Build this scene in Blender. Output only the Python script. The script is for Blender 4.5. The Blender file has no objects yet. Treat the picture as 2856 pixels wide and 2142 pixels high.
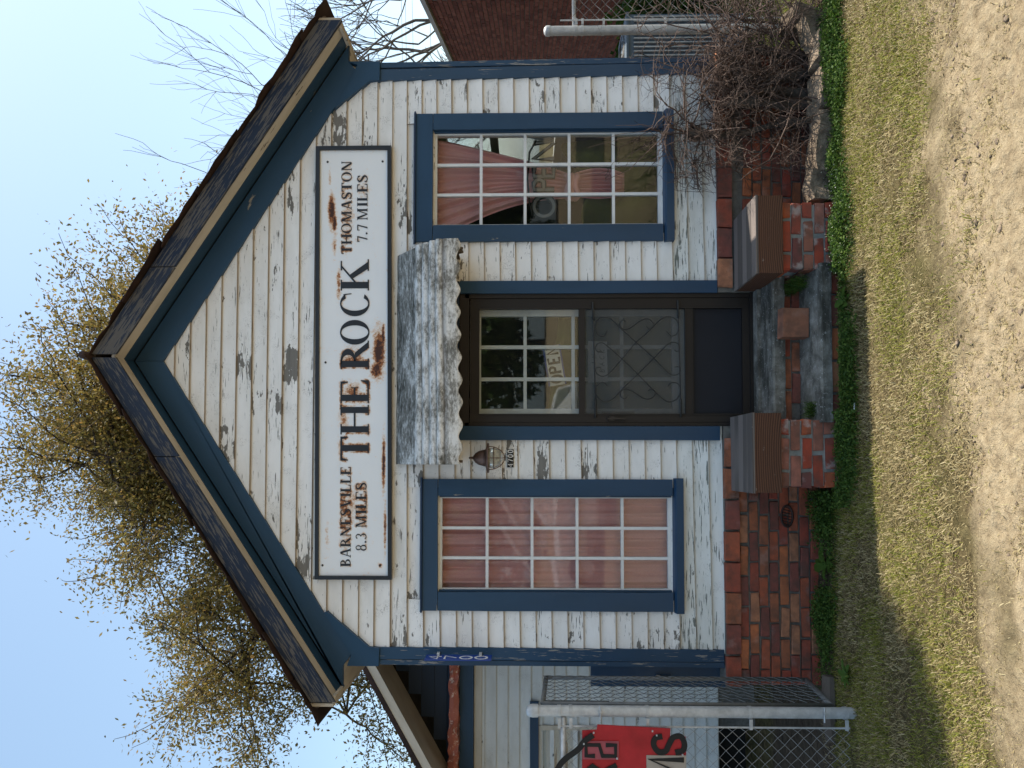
import bpy, math, random
import numpy as np
from mathutils import Vector, Matrix

random.seed(7)
rng = np.random.default_rng(7)
S = bpy.context.scene
COL = S.collection
rad = math.radians

# ------------------------------------------------------------------ camera
cam_d = bpy.data.cameras.new('camera')
cam = bpy.data.objects.new('camera', cam_d)
COL.objects.link(cam)
yaw, pit = rad(2.1), rad(1.2)
fw = Vector((math.sin(yaw) * math.cos(pit), math.cos(yaw) * math.cos(pit), math.sin(pit)))
rt = Vector((math.cos(yaw), -math.sin(yaw), 0))
up = rt.cross(fw)
# the photograph lies on its side: picture-right is down in the place, picture-up is the shop's right
cx_, cy_, cz_ = -up, rt, -fw
M = Matrix(((cx_.x, cy_.x, cz_.x, -.72), (cx_.y, cy_.y, cz_.y, -5.16), (cx_.z, cy_.z, cz_.z, 2.07), (0, 0, 0, 1)))
cam.matrix_world = M
cam_d.sensor_width = 36
cam_d.lens = 36 * 1980 / 2856
cam_d.shift_y = 146 / 2856
cam_d.clip_start = .05
cam_d.clip_end = 2000
S.camera = cam
S.render.resolution_x, S.render.resolution_y = 1024, 768

# ------------------------------------------------------------------ sky, sun, exposure
SUN = Vector((.615, .18, 1)).normalized()          # towards the sun
el = math.asin(SUN.z)
az = math.atan2(SUN.x, SUN.y)
W = bpy.data.worlds.new('World')
S.world = W
W.use_nodes = True
wt = W.node_tree
wt.nodes.clear()
sky = wt.nodes.new('ShaderNodeTexSky')
sky.sky_type = 'NISHITA'
sky.sun_disc = False
sky.sun_elevation = el
sky.sun_rotation = az
sky.air_density = 1.0
sky.dust_density = 1.8
sky.ozone_density = .35
bg = wt.nodes.new('ShaderNodeBackground')
bg.inputs[1].default_value = .15
wo = wt.nodes.new('ShaderNodeOutputWorld')
wb = wt.nodes.new('ShaderNodeMixRGB')            # even colour balance of the whole sky
wb.blend_type = 'MULTIPLY'
wb.inputs[0].default_value = 1
wb.inputs[2].default_value = (.96, 1.0, 1.0, 1)
wt.links.new(sky.outputs[0], wb.inputs[1])
hz = wt.nodes.new('ShaderNodeMixRGB')            # even pale haze over the whole sky
hz.inputs[0].default_value = .42
hz.inputs[2].default_value = (1.5, 2.2, 2.75, 1)
wt.links.new(wb.outputs[0], hz.inputs[1])
wt.links.new(hz.outputs[0], bg.inputs[0])
wt.links.new(bg.outputs[0], wo.inputs[0])
sun_d = bpy.data.lights.new('sun', 'SUN')
sun_d.energy = 4.4
sun_d.angle = rad(.5)
sun_d.color = (1, .93, .82)
sun = bpy.data.objects.new('sun', sun_d)
COL.objects.link(sun)
sun.rotation_euler = SUN.to_track_quat('Z', 'Y').to_euler()
sun.location = (6, 2, 12)
V = S.view_settings
V.view_transform = 'Standard'
V.look = 'None'
V.gamma = 1
V.use_curve_mapping = False
V.exposure = 1.0
S.cycles.use_denoising = True
S.cycles.max_bounces = 8
S.cycles.transparent_max_bounces = 24
S.cycles.caustics_reflective = False
S.cycles.caustics_refractive = False

# ------------------------------------------------------------------ node helpers
class NT:
    def __init__(s, name):
        s.m = bpy.data.materials.new(name)
        s.m.use_nodes = True
        s.t = s.m.node_tree
        s.t.nodes.clear()
        s.out = s.t.nodes.new('ShaderNodeOutputMaterial')
    def n(s, typ, inp=None, **kw):
        nd = s.t.nodes.new('ShaderNode' + typ)
        for k, v in kw.items():
            setattr(nd, k, v)
        for k, v in (inp or {}).items():
            sk = nd.inputs[k]
            if isinstance(v, bpy.types.NodeSocket):
                s.t.links.new(v, sk)
            else:
                if hasattr(sk.default_value, '__len__') and hasattr(v, '__len__') and len(sk.default_value) == 4 and len(v) == 3:
                    v = (*v, 1)
                sk.default_value = v
        return nd
    def gr(s, scale=(1, 1, 1), rnd=37., off=0.):
        a = s.n('Attribute', attribute_name='gr')
        v = a.outputs['Vector']
        if rnd:
            oi = s.n('ObjectInfo')
            sc = s.n('Math', {0: oi.outputs['Random'], 1: rnd}, operation='MULTIPLY')
            v = s.n('VectorMath', {0: v, 1: sc.outputs[0]}, operation='ADD').outputs[0]
        return s.n('Mapping', {'Vector': v, 'Scale': scale, 'Location': (off, off * .7, off * .3)}).outputs[0]
    def rand(s):
        return s.n('ObjectInfo').outputs['Random']
    def noise(s, vec, scale, detail=6, rough=.55, dist=0):
        return s.n('TexNoise', {'Vector': vec, 'Scale': scale, 'Detail': detail, 'Roughness': rough, 'Distortion': dist}).outputs[0]
    def ramp(s, fac, stops, interp='LINEAR'):
        r = s.n('ValToRGB', {0: fac})
        cr = r.color_ramp
        cr.interpolation = interp
        while len(cr.elements) < len(stops):
            cr.elements.new(.5)
        for e, (p, c) in zip(cr.elements, stops):
            e.position = p
            if not hasattr(c, '__len__'):
                c = (c, c, c)
            e.color = (*c[:3], 1)
        return r.outputs[0]
    def mix(s, f, a, b, mode='MIX'):
        m = s.n('MixRGB', {0: f, 1: a, 2: b}, blend_type=mode)
        return m.outputs[0]
    def math(s, op, a, b=0., clamp=False):
        return s.n('Math', {0: a, 1: b}, operation=op, use_clamp=clamp).outputs[0]
    def bump(s, h, strength=.3, dist=.01):
        return s.n('Bump', {'Height': h, 'Strength': strength, 'Distance': dist}).outputs[0]
    def bsdf(s, col, rough=.7, bump=None, metal=0., spec=.3, **kw):
        inp = {'Base Color': col, 'Roughness': rough, 'Metallic': metal, 'Specular IOR Level': spec}
        inp.update(kw)
        b = s.n('BsdfPrincipled', inp)
        if bump is not None:
            s.t.links.new(bump, b.inputs['Normal'])
        return b.outputs[0]
    def done(s, sh):
        s.t.links.new(sh, s.out.inputs[0])
        return s.m

def paint(name, col, under, peel=.5, rough=.55, stretch=.35, grain=True, dirt=.35, cracks=.5, tint=.06, patch=1.6, fine=0.):
    """flaking paint over weathered wood; grain runs along gr.x"""
    t = NT(name)
    v = t.gr((1, 1, 1))
    vs = t.gr((stretch, 1, 1))
    big = t.noise(t.gr((.6, 1, 1), off=5), patch, 3)
    n1 = t.noise(vs, 26, 8, .62)
    n2 = t.noise(vs, 8.5, 6, .6, .4)
    m = t.math('ADD', t.math('MULTIPLY', n1, .45), t.math('MULTIPLY', n2, .55))
    m = t.math('ADD', m, t.math('MULTIPLY', t.math('SUBTRACT', big, .5), .55))
    thr = .5 + .28 * (1 - peel)
    pk = t.ramp(m, [(thr - .004, 0), (thr + .004, 1)])
    if fine:
        fz = t.noise(t.gr((.12, 1.6, 1.6), off=3), 60, 5, .6)
        fz = t.math('ADD', t.math('MULTIPLY', fz, .75), t.math('MULTIPLY', big, .3))
        fk = t.ramp(fz, [(.66 - .16 * fine, 0), (.68 - .16 * fine, 1)])
        pk = t.math('MAXIMUM', pk, fk)
    # hairline cracks
    wob = t.n('VectorMath', {0: t.gr((.8, 1, 1), off=9), 1: t.n('TexNoise', {'Vector': v, 'Scale': 9., 'Detail': 3.}).outputs[1]}, operation='ADD').outputs[0]
    vor = t.n('TexVoronoi', {'Vector': wob, 'Scale': 15., 'Randomness': 1.}, feature='DISTANCE_TO_EDGE').outputs['Distance']
    ck = t.ramp(vor, [(0, 1), (.035, 0)])
    cm = t.ramp(t.noise(v, 7, 6, .65), [(.54, 0), (.60, 1)])
    ck = t.math('MULTIPLY', t.math('MULTIPLY', ck, cm), cracks)
    dirtn = t.noise(t.gr((.3, 1, 1), off=2), 7, 7, .65)
    c = t.mix(t.math('MULTIPLY', t.ramp(dirtn, [(.42, 0), (.75, 1)]), dirt), col, tuple(x * .62 * k for x, k in zip(col, (1, .96, .86))))
    c = t.mix(t.math('MULTIPLY', t.rand(), tint), c, (.2, .19, .16))
    wood = t.mix(t.noise(t.gr((.06, 1, 1)), 40, 5), under, tuple(x * .45 for x in under))
    mk = t.math('MAXIMUM', pk, ck, True)
    c = t.mix(mk, c, wood)
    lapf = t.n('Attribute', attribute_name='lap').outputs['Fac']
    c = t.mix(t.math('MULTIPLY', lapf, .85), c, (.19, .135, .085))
    hgt = t.math('SUBTRACT', t.math('MULTIPLY', t.noise(t.gr((.05, 1, 1)), 55, 3), .35 if grain else .1), mk)
    return t.done(t.bsdf(c, t.mix(mk, (rough,) * 3, (.9,) * 3), t.bump(hgt, .5, .0025)))

def simple(name, col, rough=.7, var=.25, scale=12, metal=0., bumpv=.2, spec=.3, stretch=(1, 1, 1), dark=.55, rnd=37., dist=.004):
    t = NT(name)
    n = t.noise(t.gr(stretch, rnd=rnd), scale, 7, .62)
    n2 = t.noise(t.gr(stretch, rnd=rnd, off=4), scale * .17, 4, .6)
    f = t.ramp(t.math('ADD', t.math('MULTIPLY', n, .5), t.math('MULTIPLY', n2, .5)), [(.38, 1), (.64, 0)])
    c = t.mix(t.math('MULTIPLY', f, min(1, var * 2)), col, tuple(x * dark for x in col))
    return t.done(t.bsdf(c, rough, t.bump(n, bumpv, dist), metal, spec))

# ------------------------------------------------------------------ materials
WOOD = (.17, .155, .135)
MAT = {}
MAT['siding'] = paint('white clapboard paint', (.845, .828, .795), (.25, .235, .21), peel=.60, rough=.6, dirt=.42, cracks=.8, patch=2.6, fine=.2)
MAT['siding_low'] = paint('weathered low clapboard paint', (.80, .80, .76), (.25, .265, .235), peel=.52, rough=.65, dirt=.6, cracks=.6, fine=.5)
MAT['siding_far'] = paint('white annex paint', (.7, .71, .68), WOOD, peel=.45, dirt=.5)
MAT['blue'] = paint('blue trim paint', (.017, .055, .110), (.34, .32, .29), peel=.34, rough=.42, dirt=.4, cracks=.05, stretch=.2)
MAT['blue_worn'] = paint('worn blue corner paint', (.018, .056, .112), (.36, .34, .31), peel=.5, rough=.45, stretch=.12, dirt=.45, cracks=.05, fine=.3)
MAT['fascia'] = paint('flaked blue fascia paint', (.0105, .020, .043), (.14, .13, .12), peel=.42, rough=.6, stretch=.16, dirt=.5, cracks=0, fine=.8, patch=2.2)
MAT['navy'] = paint('navy gable paint', (.012, .028, .06), (.1, .1, .1), peel=.1, dirt=.3, cracks=0)
MAT['beige'] = paint('cream trim paint', (.55, .49, .40), (.22, .18, .14), peel=.42, dirt=.7, cracks=.3, stretch=.2)
MAT['cream_far'] = paint('cream annex trim', (.6, .54, .44), (.25, .2, .15), peel=.3, dirt=.5, cracks=.1)
MAT['sash'] = simple('white sash paint', (.72, .73, .72), .5, .15, 20, bumpv=.1)
MAT['inner_white'] = simple('white door paint', (.74, .76, .75), .5, .2, 15, bumpv=.1)
MAT['mortar'] = simple('grey mortar', (.2, .185, .16), .95, .5, 30, bumpv=.8, dist=.01)
MAT['mortar_light'] = simple('pale mortar', (.34, .34, .31), .95, .4, 30, bumpv=.8, dist=.01)
MAT['brown_alu'] = simple('brown storm door enamel', (.026, .0215, .019), .5, .35, 6, bumpv=.05, spec=.25, stretch=(.2, 1, 1))
MAT['kick'] = simple('dark kick panel', (.014, .017, .024), .5, .2, 4, bumpv=.03, spec=.2)
MAT['iron'] = simple('black wrought iron', (.02, .019, .017), .5, .3, 30, spec=.5)
MAT['black'] = simple('black enamel', (.012, .011, .012), .35, .3, 14, spec=.5)
MAT['galv'] = simple('galvanised steel', (.6, .61, .61), .5, .4, 22, metal=.3, bumpv=.15, spec=.5, dark=.5)
MAT['wire'] = simple('galvanised wire', (.42, .41, .39), .5, .4, 22, metal=.3, bumpv=.05)
MAT['wire_dull'] = simple('dull gate wire', (.2, .2, .19), .6, .4, 22, metal=.4, bumpv=.05)
MAT['rust'] = simple('rusty roof tin', (.06, .034, .027), .8, .6, 9, bumpv=.5, dark=.35)
MAT['copper'] = simple('tarnished copper lamp', (.2, .12, .09), .42, .5, 14, metal=.6, bumpv=.1)
MAT['rock'] = simple('sandstone', (.33, .25, .175), .95, .8, 20, bumpv=1., dist=.02, dark=.3)
MAT['bark'] = simple('grey bark', (.13, .105, .085), .95, .6, 14, bumpv=1., stretch=(.3, .3, .3), dist=.02)
MAT['bark_oak'] = simple('oak bark', (.07, .055, .045), .95, .5, 5, bumpv=.5)
MAT['bark_bare'] = simple('pale winter bark', (.17, .15, .135), .9, .4, 4)
MAT['twig'] = simple('bare twig bark', (.15, .098, .076), .75, .6, 6, bumpv=.2, dark=.4)
MAT['green_cloth'] = simple('olive green cloth', (.10, .125, .022), .9, .5, 3, bumpv=.3, dark=.5, stretch=(1, 1, .3))
MAT['dark_cloth'] = simple('dark room furniture', (.02, .018, .016), .8, .6, 4)
MAT['room'] = simple('dim room wall', (.10, .088, .075), .9, .3, 2)
MAT['paper'] = simple('white paper card', (.78, .78, .75), .8, .1, 6)
MAT['sign_blue'] = simple('reflective blue sign sheet', (.012, .05, .30), .35, .1, 6, spec=.5)
MAT['white_ink'] = simple('white ink', (.8, .8, .8), .5, .05, 8)
MAT['ink'] = simple('black ink', (.015, .015, .015), .6, .1, 8)
MAT['red_board'] = simple('red painted board', (.46, .022, .03), .45, .45, 7, bumpv=.2, stretch=(1, 1, 1), dark=.55)
MAT['tan_tile'] = simple('faded letter tile', (.42, .36, .3), .5, .3, 8)
MAT['pink_tile'] = simple('red faded letter tile', (.4, .09, .11), .5, .2, 8)
MAT['grey_letter'] = simple('grey letter outline', (.17, .17, .165), .5, .15, 8)
MAT['coping'] = simple('pale coping', (.5, .47, .43), .8, .2, 5)
MAT['ac'] = simple('blue grey enamel', (.12, .16, .2), .5, .3, 6)
MAT['leafmould'] = simple('dead leaves', (.14, .09, .055), .9, .5, 30)
MAT['hedge'] = simple('hedge leaf', (.035, .06, .02), .8, .6, 3)

def brick_mat(name, cols, white=.25, dirt=.3):
    t = NT(name)
    r = t.rand()
    st = [(i / len(cols), c) for i, c in enumerate(cols)]
    c = t.ramp(r, st, 'CONSTANT')
    v = t.gr((1, 1, 1), rnd=91.)
    n = t.noise(v, 28, 8, .65)
    n2 = t.noise(v, 9, 5, .6)
    c = t.mix(t.ramp(n2, [(.42, 0), (.7, .75)]), c, (.10, .065, .05))
    c = t.mix(t.math('MULTIPLY', t.ramp(t.noise(t.gr((1, 1, 1), rnd=53.), 7, 7, .6), [(.57, 0), (.66, 1)]), white), c, (.5, .44, .4))
    c = t.mix(t.math('MULTIPLY', t.ramp(n, [(.4, 0), (.7, 1)]), dirt), c, (.045, .04, .033))
    return t.done(t.bsdf(c, .92, t.bump(n, .7, .006), 0, .15))
BR = [(.43, .11, .055), (.34, .085, .052), (.50, .155, .065), (.25, .08, .06), (.39, .13, .065), (.37, .08, .05), (.46, .19, .10)]
MAT['brick'] = brick_mat('old red brick', BR, .16, .34)
MAT['brick_pier'] = brick_mat('pier brick', [(.40, .075, .04), (.46, .11, .045), (.2, .07, .06), (.34, .13, .085), (.42, .16, .11), (.36, .08, .05)], .6, .15)
MAT['brick_far'] = brick_mat('far dark brick', [(.16, .055, .042)], .05, .4)
MAT['brick_loose'] = brick_mat('loose brown brick', [(.3, .13, .08)], .1, .2)

def wood_mat(name, col, dark, scale=9., rough=.75, figure=True):
    t = NT(name)
    a = t.gr((.2, 1, 2.), rnd=11.)
    if figure:
        gen = t.n('TexCoord').outputs['Generated']
        a = t.n('Mapping', {'Vector': gen, 'Location': (-.27, 0, .25), 'Scale': (.55, 0, .85)}).outputs[0]
    w = t.n('TexWave', {'Vector': a, 'Scale': scale, 'Distortion': 2.5 if figure else 3., 'Detail': 4., 'Detail Scale': .55}, wave_type='RINGS' if figure else 'BANDS', bands_direction='Z', rings_direction='Y').outputs[1]
    n = t.noise(t.gr((.05, 1, 1)), 90, 6)
    c = t.mix(t.ramp(w, [(.2, 1), (.75, 0)]), col, dark)
    c = t.mix(t.math('MULTIPLY', n, .5), c, dark)
    c = t.mix(t.math('MULTIPLY', t.ramp(t.noise(t.gr((.5, 1, 1), off=6), 30, 6, .7), [(.66, 0), (.72, 1)]), .5), c, (.4, .36, .32))
    return t.done(t.bsdf(c, rough, t.bump(w, .35, .003)))
MAT['cap_front'] = wood_mat('stained cap board', (.15, .068, .038), (.065, .028, .016), 4.5)
MAT['cap_top'] = wood_mat('weathered cap top', (.2, .165, .145), (.095, .08, .07), 9., .85, False)

def concrete():
    t = NT('stained concrete')
    v = t.gr((1, 1, 1), rnd=0)
    n = t.noise(v, 12, 8, .65)
    n2 = t.noise(t.gr((.25, 1, 1), rnd=0, off=3), 9, 7, .65)
    c = t.ramp(n, [(.3, (.08, .075, .062)), (.52, (.19, .18, .155)), (.7, (.30, .29, .26))])
    c = t.mix(t.ramp(n2, [(.45, 0), (.6, .85)]), c, (.035, .034, .028))
    c = t.mix(t.ramp(t.noise(v, 60, 5, .7), [(.6, 0), (.68, .8)]), c, (.45, .45, .43))
    return t.done(t.bsdf(c, .95, t.bump(n, .8, .01), 0, .15))
MAT['concrete'] = concrete()

def awning_mat():
    t = NT('lichened awning sheet')
    v = t.gr((.5, 1, 1), rnd=0)
    n = t.noise(v, 60, 9, .75)
    n2 = t.noise(v, 8, 7, .65)
    n3 = t.noise(t.gr((.2, 1, 1), rnd=0, off=8), 60, 5, .6)
    up_ = t.n('Attribute', attribute_name='upper').outputs['Fac']
    f = t.math('ADD', t.math('MULTIPLY', n, .45), t.math('MULTIPLY', n2, .58))
    f = t.math('ADD', f, t.math('MULTIPLY', up_, .07))
    c = t.ramp(f, [(.46, (.70, .69, .66)), (.52, (.48, .465, .43)), (.57, (.22, .21, .185)), (.68, (.06, .06, .05))])
    c = t.mix(t.math('MULTIPLY', t.ramp(n3, [(.52, 0), (.66, 1)]), .5), c, (.68, .67, .64))
    a = t.n('Attribute', attribute_name='groove').outputs['Fac']
    c = t.mix(t.math('MULTIPLY', a, .75), c, (.10, .07, .04))
    return t.done(t.bsdf(c, .8, t.bump(n, .5, .004), 0, .2))
MAT['awning'] = awning_mat()

def sign_mat():
    t = NT('rusted white enamel')
    r = t.n('Attribute', attribute_name='rust').outputs['Fac']
    v = t.gr((1, 1, 1), rnd=0)
    n = t.noise(v, 55, 9, .72)
    n2 = t.noise(v, 14, 6, .65)
    q = t.math('ADD', t.math('MULTIPLY', n, .62), t.math('MULTIPLY', n2, .38))
    lvl = t.math('ADD', t.math('SUBTRACT', q, .5), t.math('MULTIPLY', r, .5))
    soft = t.ramp(lvl, [(.08, 0), (.3, 1)])
    c = t.mix(t.noise(v, 5, 4), (.74, .77, .80), (.82, .83, .83))
    c = t.mix(soft, c, (.62, .36, .16))
    c = t.mix(t.ramp(lvl, [(.22, 0), (.3, 1)]), c, (.30, .11, .04))
    c = t.mix(t.ramp(lvl, [(.33, 0), (.38, 1)]), c, (.06, .025, .018))
    return t.done(t.bsdf(c, t.mix(soft, (.25,) * 3, (.85,) * 3), t.bump(lvl, -.4, .004), 0, .5))
MAT['enamel'] = sign_mat()

def glass_mat(name, refl=1., tint=(1, 1, 1), haze=0., hazecol=(.3, .3, .28)):
    t = NT(name)
    tr = t.n('BsdfTransparent', {0: tint}).outputs[0]
    gl = t.n('BsdfGlossy', {0: (1, 1, 1), 'Roughness': .02}).outputs[0]
    fr = t.n('Fresnel', {'IOR': 1.5}).outputs[0]
    f = t.math('MULTIPLY', fr, refl)
    sh = t.n('MixShader', {0: f, 1: tr, 2: gl}).outputs[0]
    if haze:
        df = t.n('BsdfDiffuse', {0: hazecol}).outputs[0]
        sh = t.n('MixShader', {0: haze, 1: sh, 2: df}).outputs[0]
    return t.done(sh)
MAT['glass'] = glass_mat('window glass', .7, (.96, .97, .96), .008)
MAT['glass_storm'] = glass_mat('storm glass', .55, (.95, .96, .95), .012)
MAT['screen'] = glass_mat('insect screen', .25, (.9, .9, .9), .40, (.12, .13, .13))
MAT['globe'] = glass_mat('frosted lamp globe', 1., (.8, .8, .76), .45, (.5, .49, .42))

def curtain_mat():
    t = NT('dusty pink damask')
    v = t.gr((1, 1, 1), rnd=0)
    vo = t.n('TexVoronoi', {'Vector': v, 'Scale': 9.}, feature='F1').outputs['Distance']
    rings = t.ramp(t.math('SINE', t.math('MULTIPLY', vo, 38)), [(.72, 0), (.9, 1)])
    c = t.mix(t.math('MULTIPLY', rings, .35), (.82, .44, .45), (.60, .29, .31))
    c = t.mix(t.noise(v, 4, 4), c, (.80, .44, .43))
    b = t.bsdf(c, .7, t.bump(t.noise(v, 40), .15, .002), 0, .25)
    tl = t.n('BsdfTranslucent', {0: c}).outputs[0]
    return t.done(t.n('MixShader', {0: .1, 1: b, 2: tl}).outputs[0])
MAT['curtain'] = curtain_mat()

def leaf_mat(name, stops, trans=.4, rough=.6):
    t = NT(name)
    g = t.n('NewGeometry')
    c = t.ramp(g.outputs['Random Per Island'], stops)
    b = t.bsdf(c, rough, None, 0, .25)
    tl = t.n('BsdfTranslucent', {0: c}).outputs[0]
    return t.done(t.n('MixShader', {0: trans, 1: b, 2: tl}).outputs[0])
MAT['oak_leaf'] = leaf_mat('oak leaf', [(0, (.10, .07, .024)), (.3, (.20, .145, .042)), (.6, (.16, .14, .035)), (.85, (.28, .21, .06)), (1, (.30, .18, .055))], .42)
MAT['dry_grass'] = leaf_mat('dry grass', [(0, (.14, .10, .044)), (.4, (.275, .215, .10)), (.8, (.40, .33, .17)), (1, (.5, .42, .24))], .25)
MAT['green_grass'] = leaf_mat('green grass', [(0, (.09, .11, .012)), (.5, (.20, .215, .028)), (1, (.31, .29, .055))], .35)
MAT['weed'] = leaf_mat('weed leaf', [(0, (.024, .056, .010)), (.5, (.058, .12, .018)), (1, (.12, .18, .032))], .35)
MAT['lawn_far'] = leaf_mat('lawn beyond fence', [(0, (.09, .12, .02)), (.5, (.17, .21, .03)), (1, (.28, .31, .07))], .35)
MAT['flower'] = leaf_mat('small white flower', [(0, (.5, .52, .42)), (1, (.7, .7, .58))], .3)

# ------------------------------------------------------------------ mesh helpers
ORG = {}

def mesh_np(name, v, faces, mat, parent=None, axis=None, smooth=False, attr=None, org=None):
    """v (n,3) world coords; faces: list of index lists, or an int array (m,k)"""
    v = np.asarray(v, dtype=np.float64)
    o3 = np.array(ORG.get(parent.name, (0, 0, 0)) if parent is not None else (0, 0, 0), float)
    if org is not None:
        o3 = np.array(org, float)
    me = bpy.data.meshes.new(name)
    loc = (v - o3).astype(np.float32)
    if isinstance(faces, np.ndarray):
        m, k = faces.shape
        me.vertices.add(len(v))
        me.vertices.foreach_set('co', loc.ravel())
        me.loops.add(m * k)
        me.loops.foreach_set('vertex_index', faces.ravel().astype(np.int32))
        me.polygons.add(m)
        me.polygons.foreach_set('loop_start', np.arange(0, m * k, k, dtype=np.int32))
        me.update(calc_edges=True)
    else:
        me.from_pydata([tuple(p) for p in loc], [], faces)
    a = Vector(axis if axis is not None else (1, 0, 0)).normalized()
    q = Vector((0, 0, 1)) if abs(a.z) < .9 else Vector((1, 0, 0))
    b = a.cross(q).normalized()
    c = a.cross(b)
    R = np.array([a[:], b[:], c[:]])
    at = me.attributes.new('gr', 'FLOAT_VECTOR', 'POINT')
    at.data.foreach_set('vector', (v @ R.T).astype(np.float32).ravel())
    for kx, vals in (attr or {}).items():
        at = me.attributes.new(kx, 'FLOAT', 'POINT')
        at.data.foreach_set('value', np.asarray(vals, np.float32))
    me.materials.append(MAT[mat] if isinstance(mat, str) else mat)
    if smooth:
        me.polygons.foreach_set('use_smooth', [True] * len(me.polygons))
    o = bpy.data.objects.new(name, me)
    COL.objects.link(o)
    if parent is not None:
        o.parent = parent
        ORG[o.name] = ORG.get(parent.name, (0, 0, 0))
    else:
        o.location = tuple(o3)
        ORG[o.name] = tuple(o3)
    return o

class MB:
    def __init__(s):
        s.v, s.f = [], []
    def add(s, vs, fs):
        n = len(s.v)
        s.v += [tuple(p) for p in vs]
        s.f += [[i + n for i in f] for f in fs]
        return s
    def box(s, x0, x1, y0, y1, z0, z1):
        return s.add([(x0, y0, z0), (x1, y0, z0), (x1, y1, z0), (x0, y1, z0), (x0, y0, z1), (x1, y0, z1), (x1, y1, z1), (x0, y1, z1)],
                     [[0, 1, 5, 4], [1, 2, 6, 5], [2, 3, 7, 6], [3, 0, 4, 7], [4, 5, 6, 7], [3, 2, 1, 0]])
    def prism(s, poly, y0, y1):
        """poly in (x,z); front at y0"""
        n = len(poly)
        vs = [(x, y0, z) for x, z in poly] + [(x, y1, z) for x, z in poly]
        fs = [list(range(n)), list(range(2 * n - 1, n - 1, -1))]
        fs += [[i, n + i, n + (i + 1) % n, (i + 1) % n] for i in range(n)]
        return s.add(vs, fs)
    def extrude_y(s, prof, y0, y1):
        return s.prism(prof, y0, y1)
    def extrude_x(s, prof, x0, x1):
        n = len(prof)
        vs = [(x0, y, z) for y, z in prof] + [(x1, y, z) for y, z in prof]
        fs = [list(range(n)), list(range(2 * n - 1, n - 1, -1))]
        fs += [[i, n + i, n + (i + 1) % n, (i + 1) % n] for i in range(n)]
        return s.add(vs, fs)
    def tube(s, pts, r, k=6, cap=True):
        pts = [Vector(p) for p in pts]
        n = len(pts)
        rs = r if hasattr(r, '__len__') else [r] * n
        vs, fs = [], []
        prev = None
        for i, p in enumerate(pts):
            d = (pts[min(i + 1, n - 1)] - pts[max(i - 1, 0)])
            if d.length < 1e-9:
                d = Vector((0, 0, 1))
            d.normalize()
            if prev is None:
                q = Vector((0, 0, 1)) if abs(d.z) < .9 else Vector((1, 0, 0))
                a = d.cross(q).normalized()
            else:
                a = (prev - d * prev.dot(d))
                if a.length < 1e-6:
                    a = d.cross(Vector((.3, .8, .5)))
                a.normalize()
            prev = a
            b = d.cross(a)
            for j in range(k):
                t = 2 * math.pi * j / k
                vs.append(p + (a * math.cos(t) + b * math.sin(t)) * rs[i])
        for i in range(n - 1):
            for j in range(k):
                fs.append([i * k + j, i * k + (j + 1) % k, (i + 1) * k + (j + 1) % k, (i + 1) * k + j])
        if cap:
            fs.append(list(range(k - 1, -1, -1)))
            fs.append([(n - 1) * k + j for j in range(k)])
        return s.add(vs, fs)
    def lathe(s, prof, c, k=20, axis='z'):
        """prof list of (r,h) from bottom to top around a vertical line through c"""
        vs, fs = [], []
        for r, h in prof:
            for j in range(k):
                t = 2 * math.pi * j / k
                vs.append((c[0] + r * math.cos(t), c[1] + r * math.sin(t), c[2] + h))
        for i in range(len(prof) - 1):
            for j in range(k):
                fs.append([i * k + j, i * k + (j + 1) % k, (i + 1) * k + (j + 1) % k, (i + 1) * k + j])
        return s.add(vs, fs)
    def build(s, name, mat, parent=None, axis=None, smooth=False, org=None):
        return mesh_np(name, np.array(s.v), s.f, mat, parent, axis, smooth, org=org)

def thing(name, loc, label, cat, group=None):
    o = bpy.data.objects.new(name, None)
    COL.objects.link(o)
    o.location = loc
    o.empty_display_size = .1
    ORG[o.name] = tuple(loc)
    tag(o, label, cat, group)
    return o

def tag(o, label, cat, group=None):
    o['label'] = label
    o['category'] = cat
    if group:
        o['group'] = group
    return o

def inst(src, name, parent, loc, rz=0., scale=None, rot=None):
    """a further object that shares the mesh of src, placed at world loc under parent"""
    o = bpy.data.objects.new(name, src)
    COL.objects.link(o)
    po = ORG.get(parent.name, (0, 0, 0))
    o.parent = parent
    o.location = tuple(a - b for a, b in zip(loc, po))
    o.rotation_euler = rot if rot else (0, 0, rz)
    if scale:
        o.scale = scale
    return o

def bez(pts, n=8):
    """Catmull-Rom through pts"""
    P = [np.array(p, float) for p in pts]
    P = [2 * P[0] - P[1]] + P + [2 * P[-1] - P[-2]]
    out = []
    for i in range(1, len(P) - 2):
        for t in np.linspace(0, 1, n, endpoint=False):
            a, b, c, d = P[i - 1], P[i], P[i + 1], P[i + 2]
            out.append(.5 * ((2 * b) + (-a + c) * t + (2 * a - 5 * b + 4 * c - d) * t * t + (-a + 3 * b - 3 * c + d) * t ** 3))
    out.append(P[-2])
    return out

def ribbon(pts, w):
    """flat outline quads of a stroke in 2D"""
    P = [np.array(p, float) for p in pts]
    ws = w if hasattr(w, '__len__') else [w] * len(P)
    L, Rr = [], []
    for i, p in enumerate(P):
        d = P[min(i + 1, len(P) - 1)] - P[max(i - 1, 0)]
        d /= (np.linalg.norm(d) + 1e-9)
        nn = np.array([-d[1], d[0]]) * ws[i] / 2
        L.append(p + nn)
        Rr.append(p - nn)
    return [[tuple(L[i]), tuple(Rr[i]), tuple(Rr[i + 1]), tuple(L[i + 1])] for i in range(len(P) - 1)]

def ground_z(x, y):
    yo = -y
    if yo >= 0:
        return .08 * min(yo, 5.5)
    return max(-.16, .08 * yo)

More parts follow.
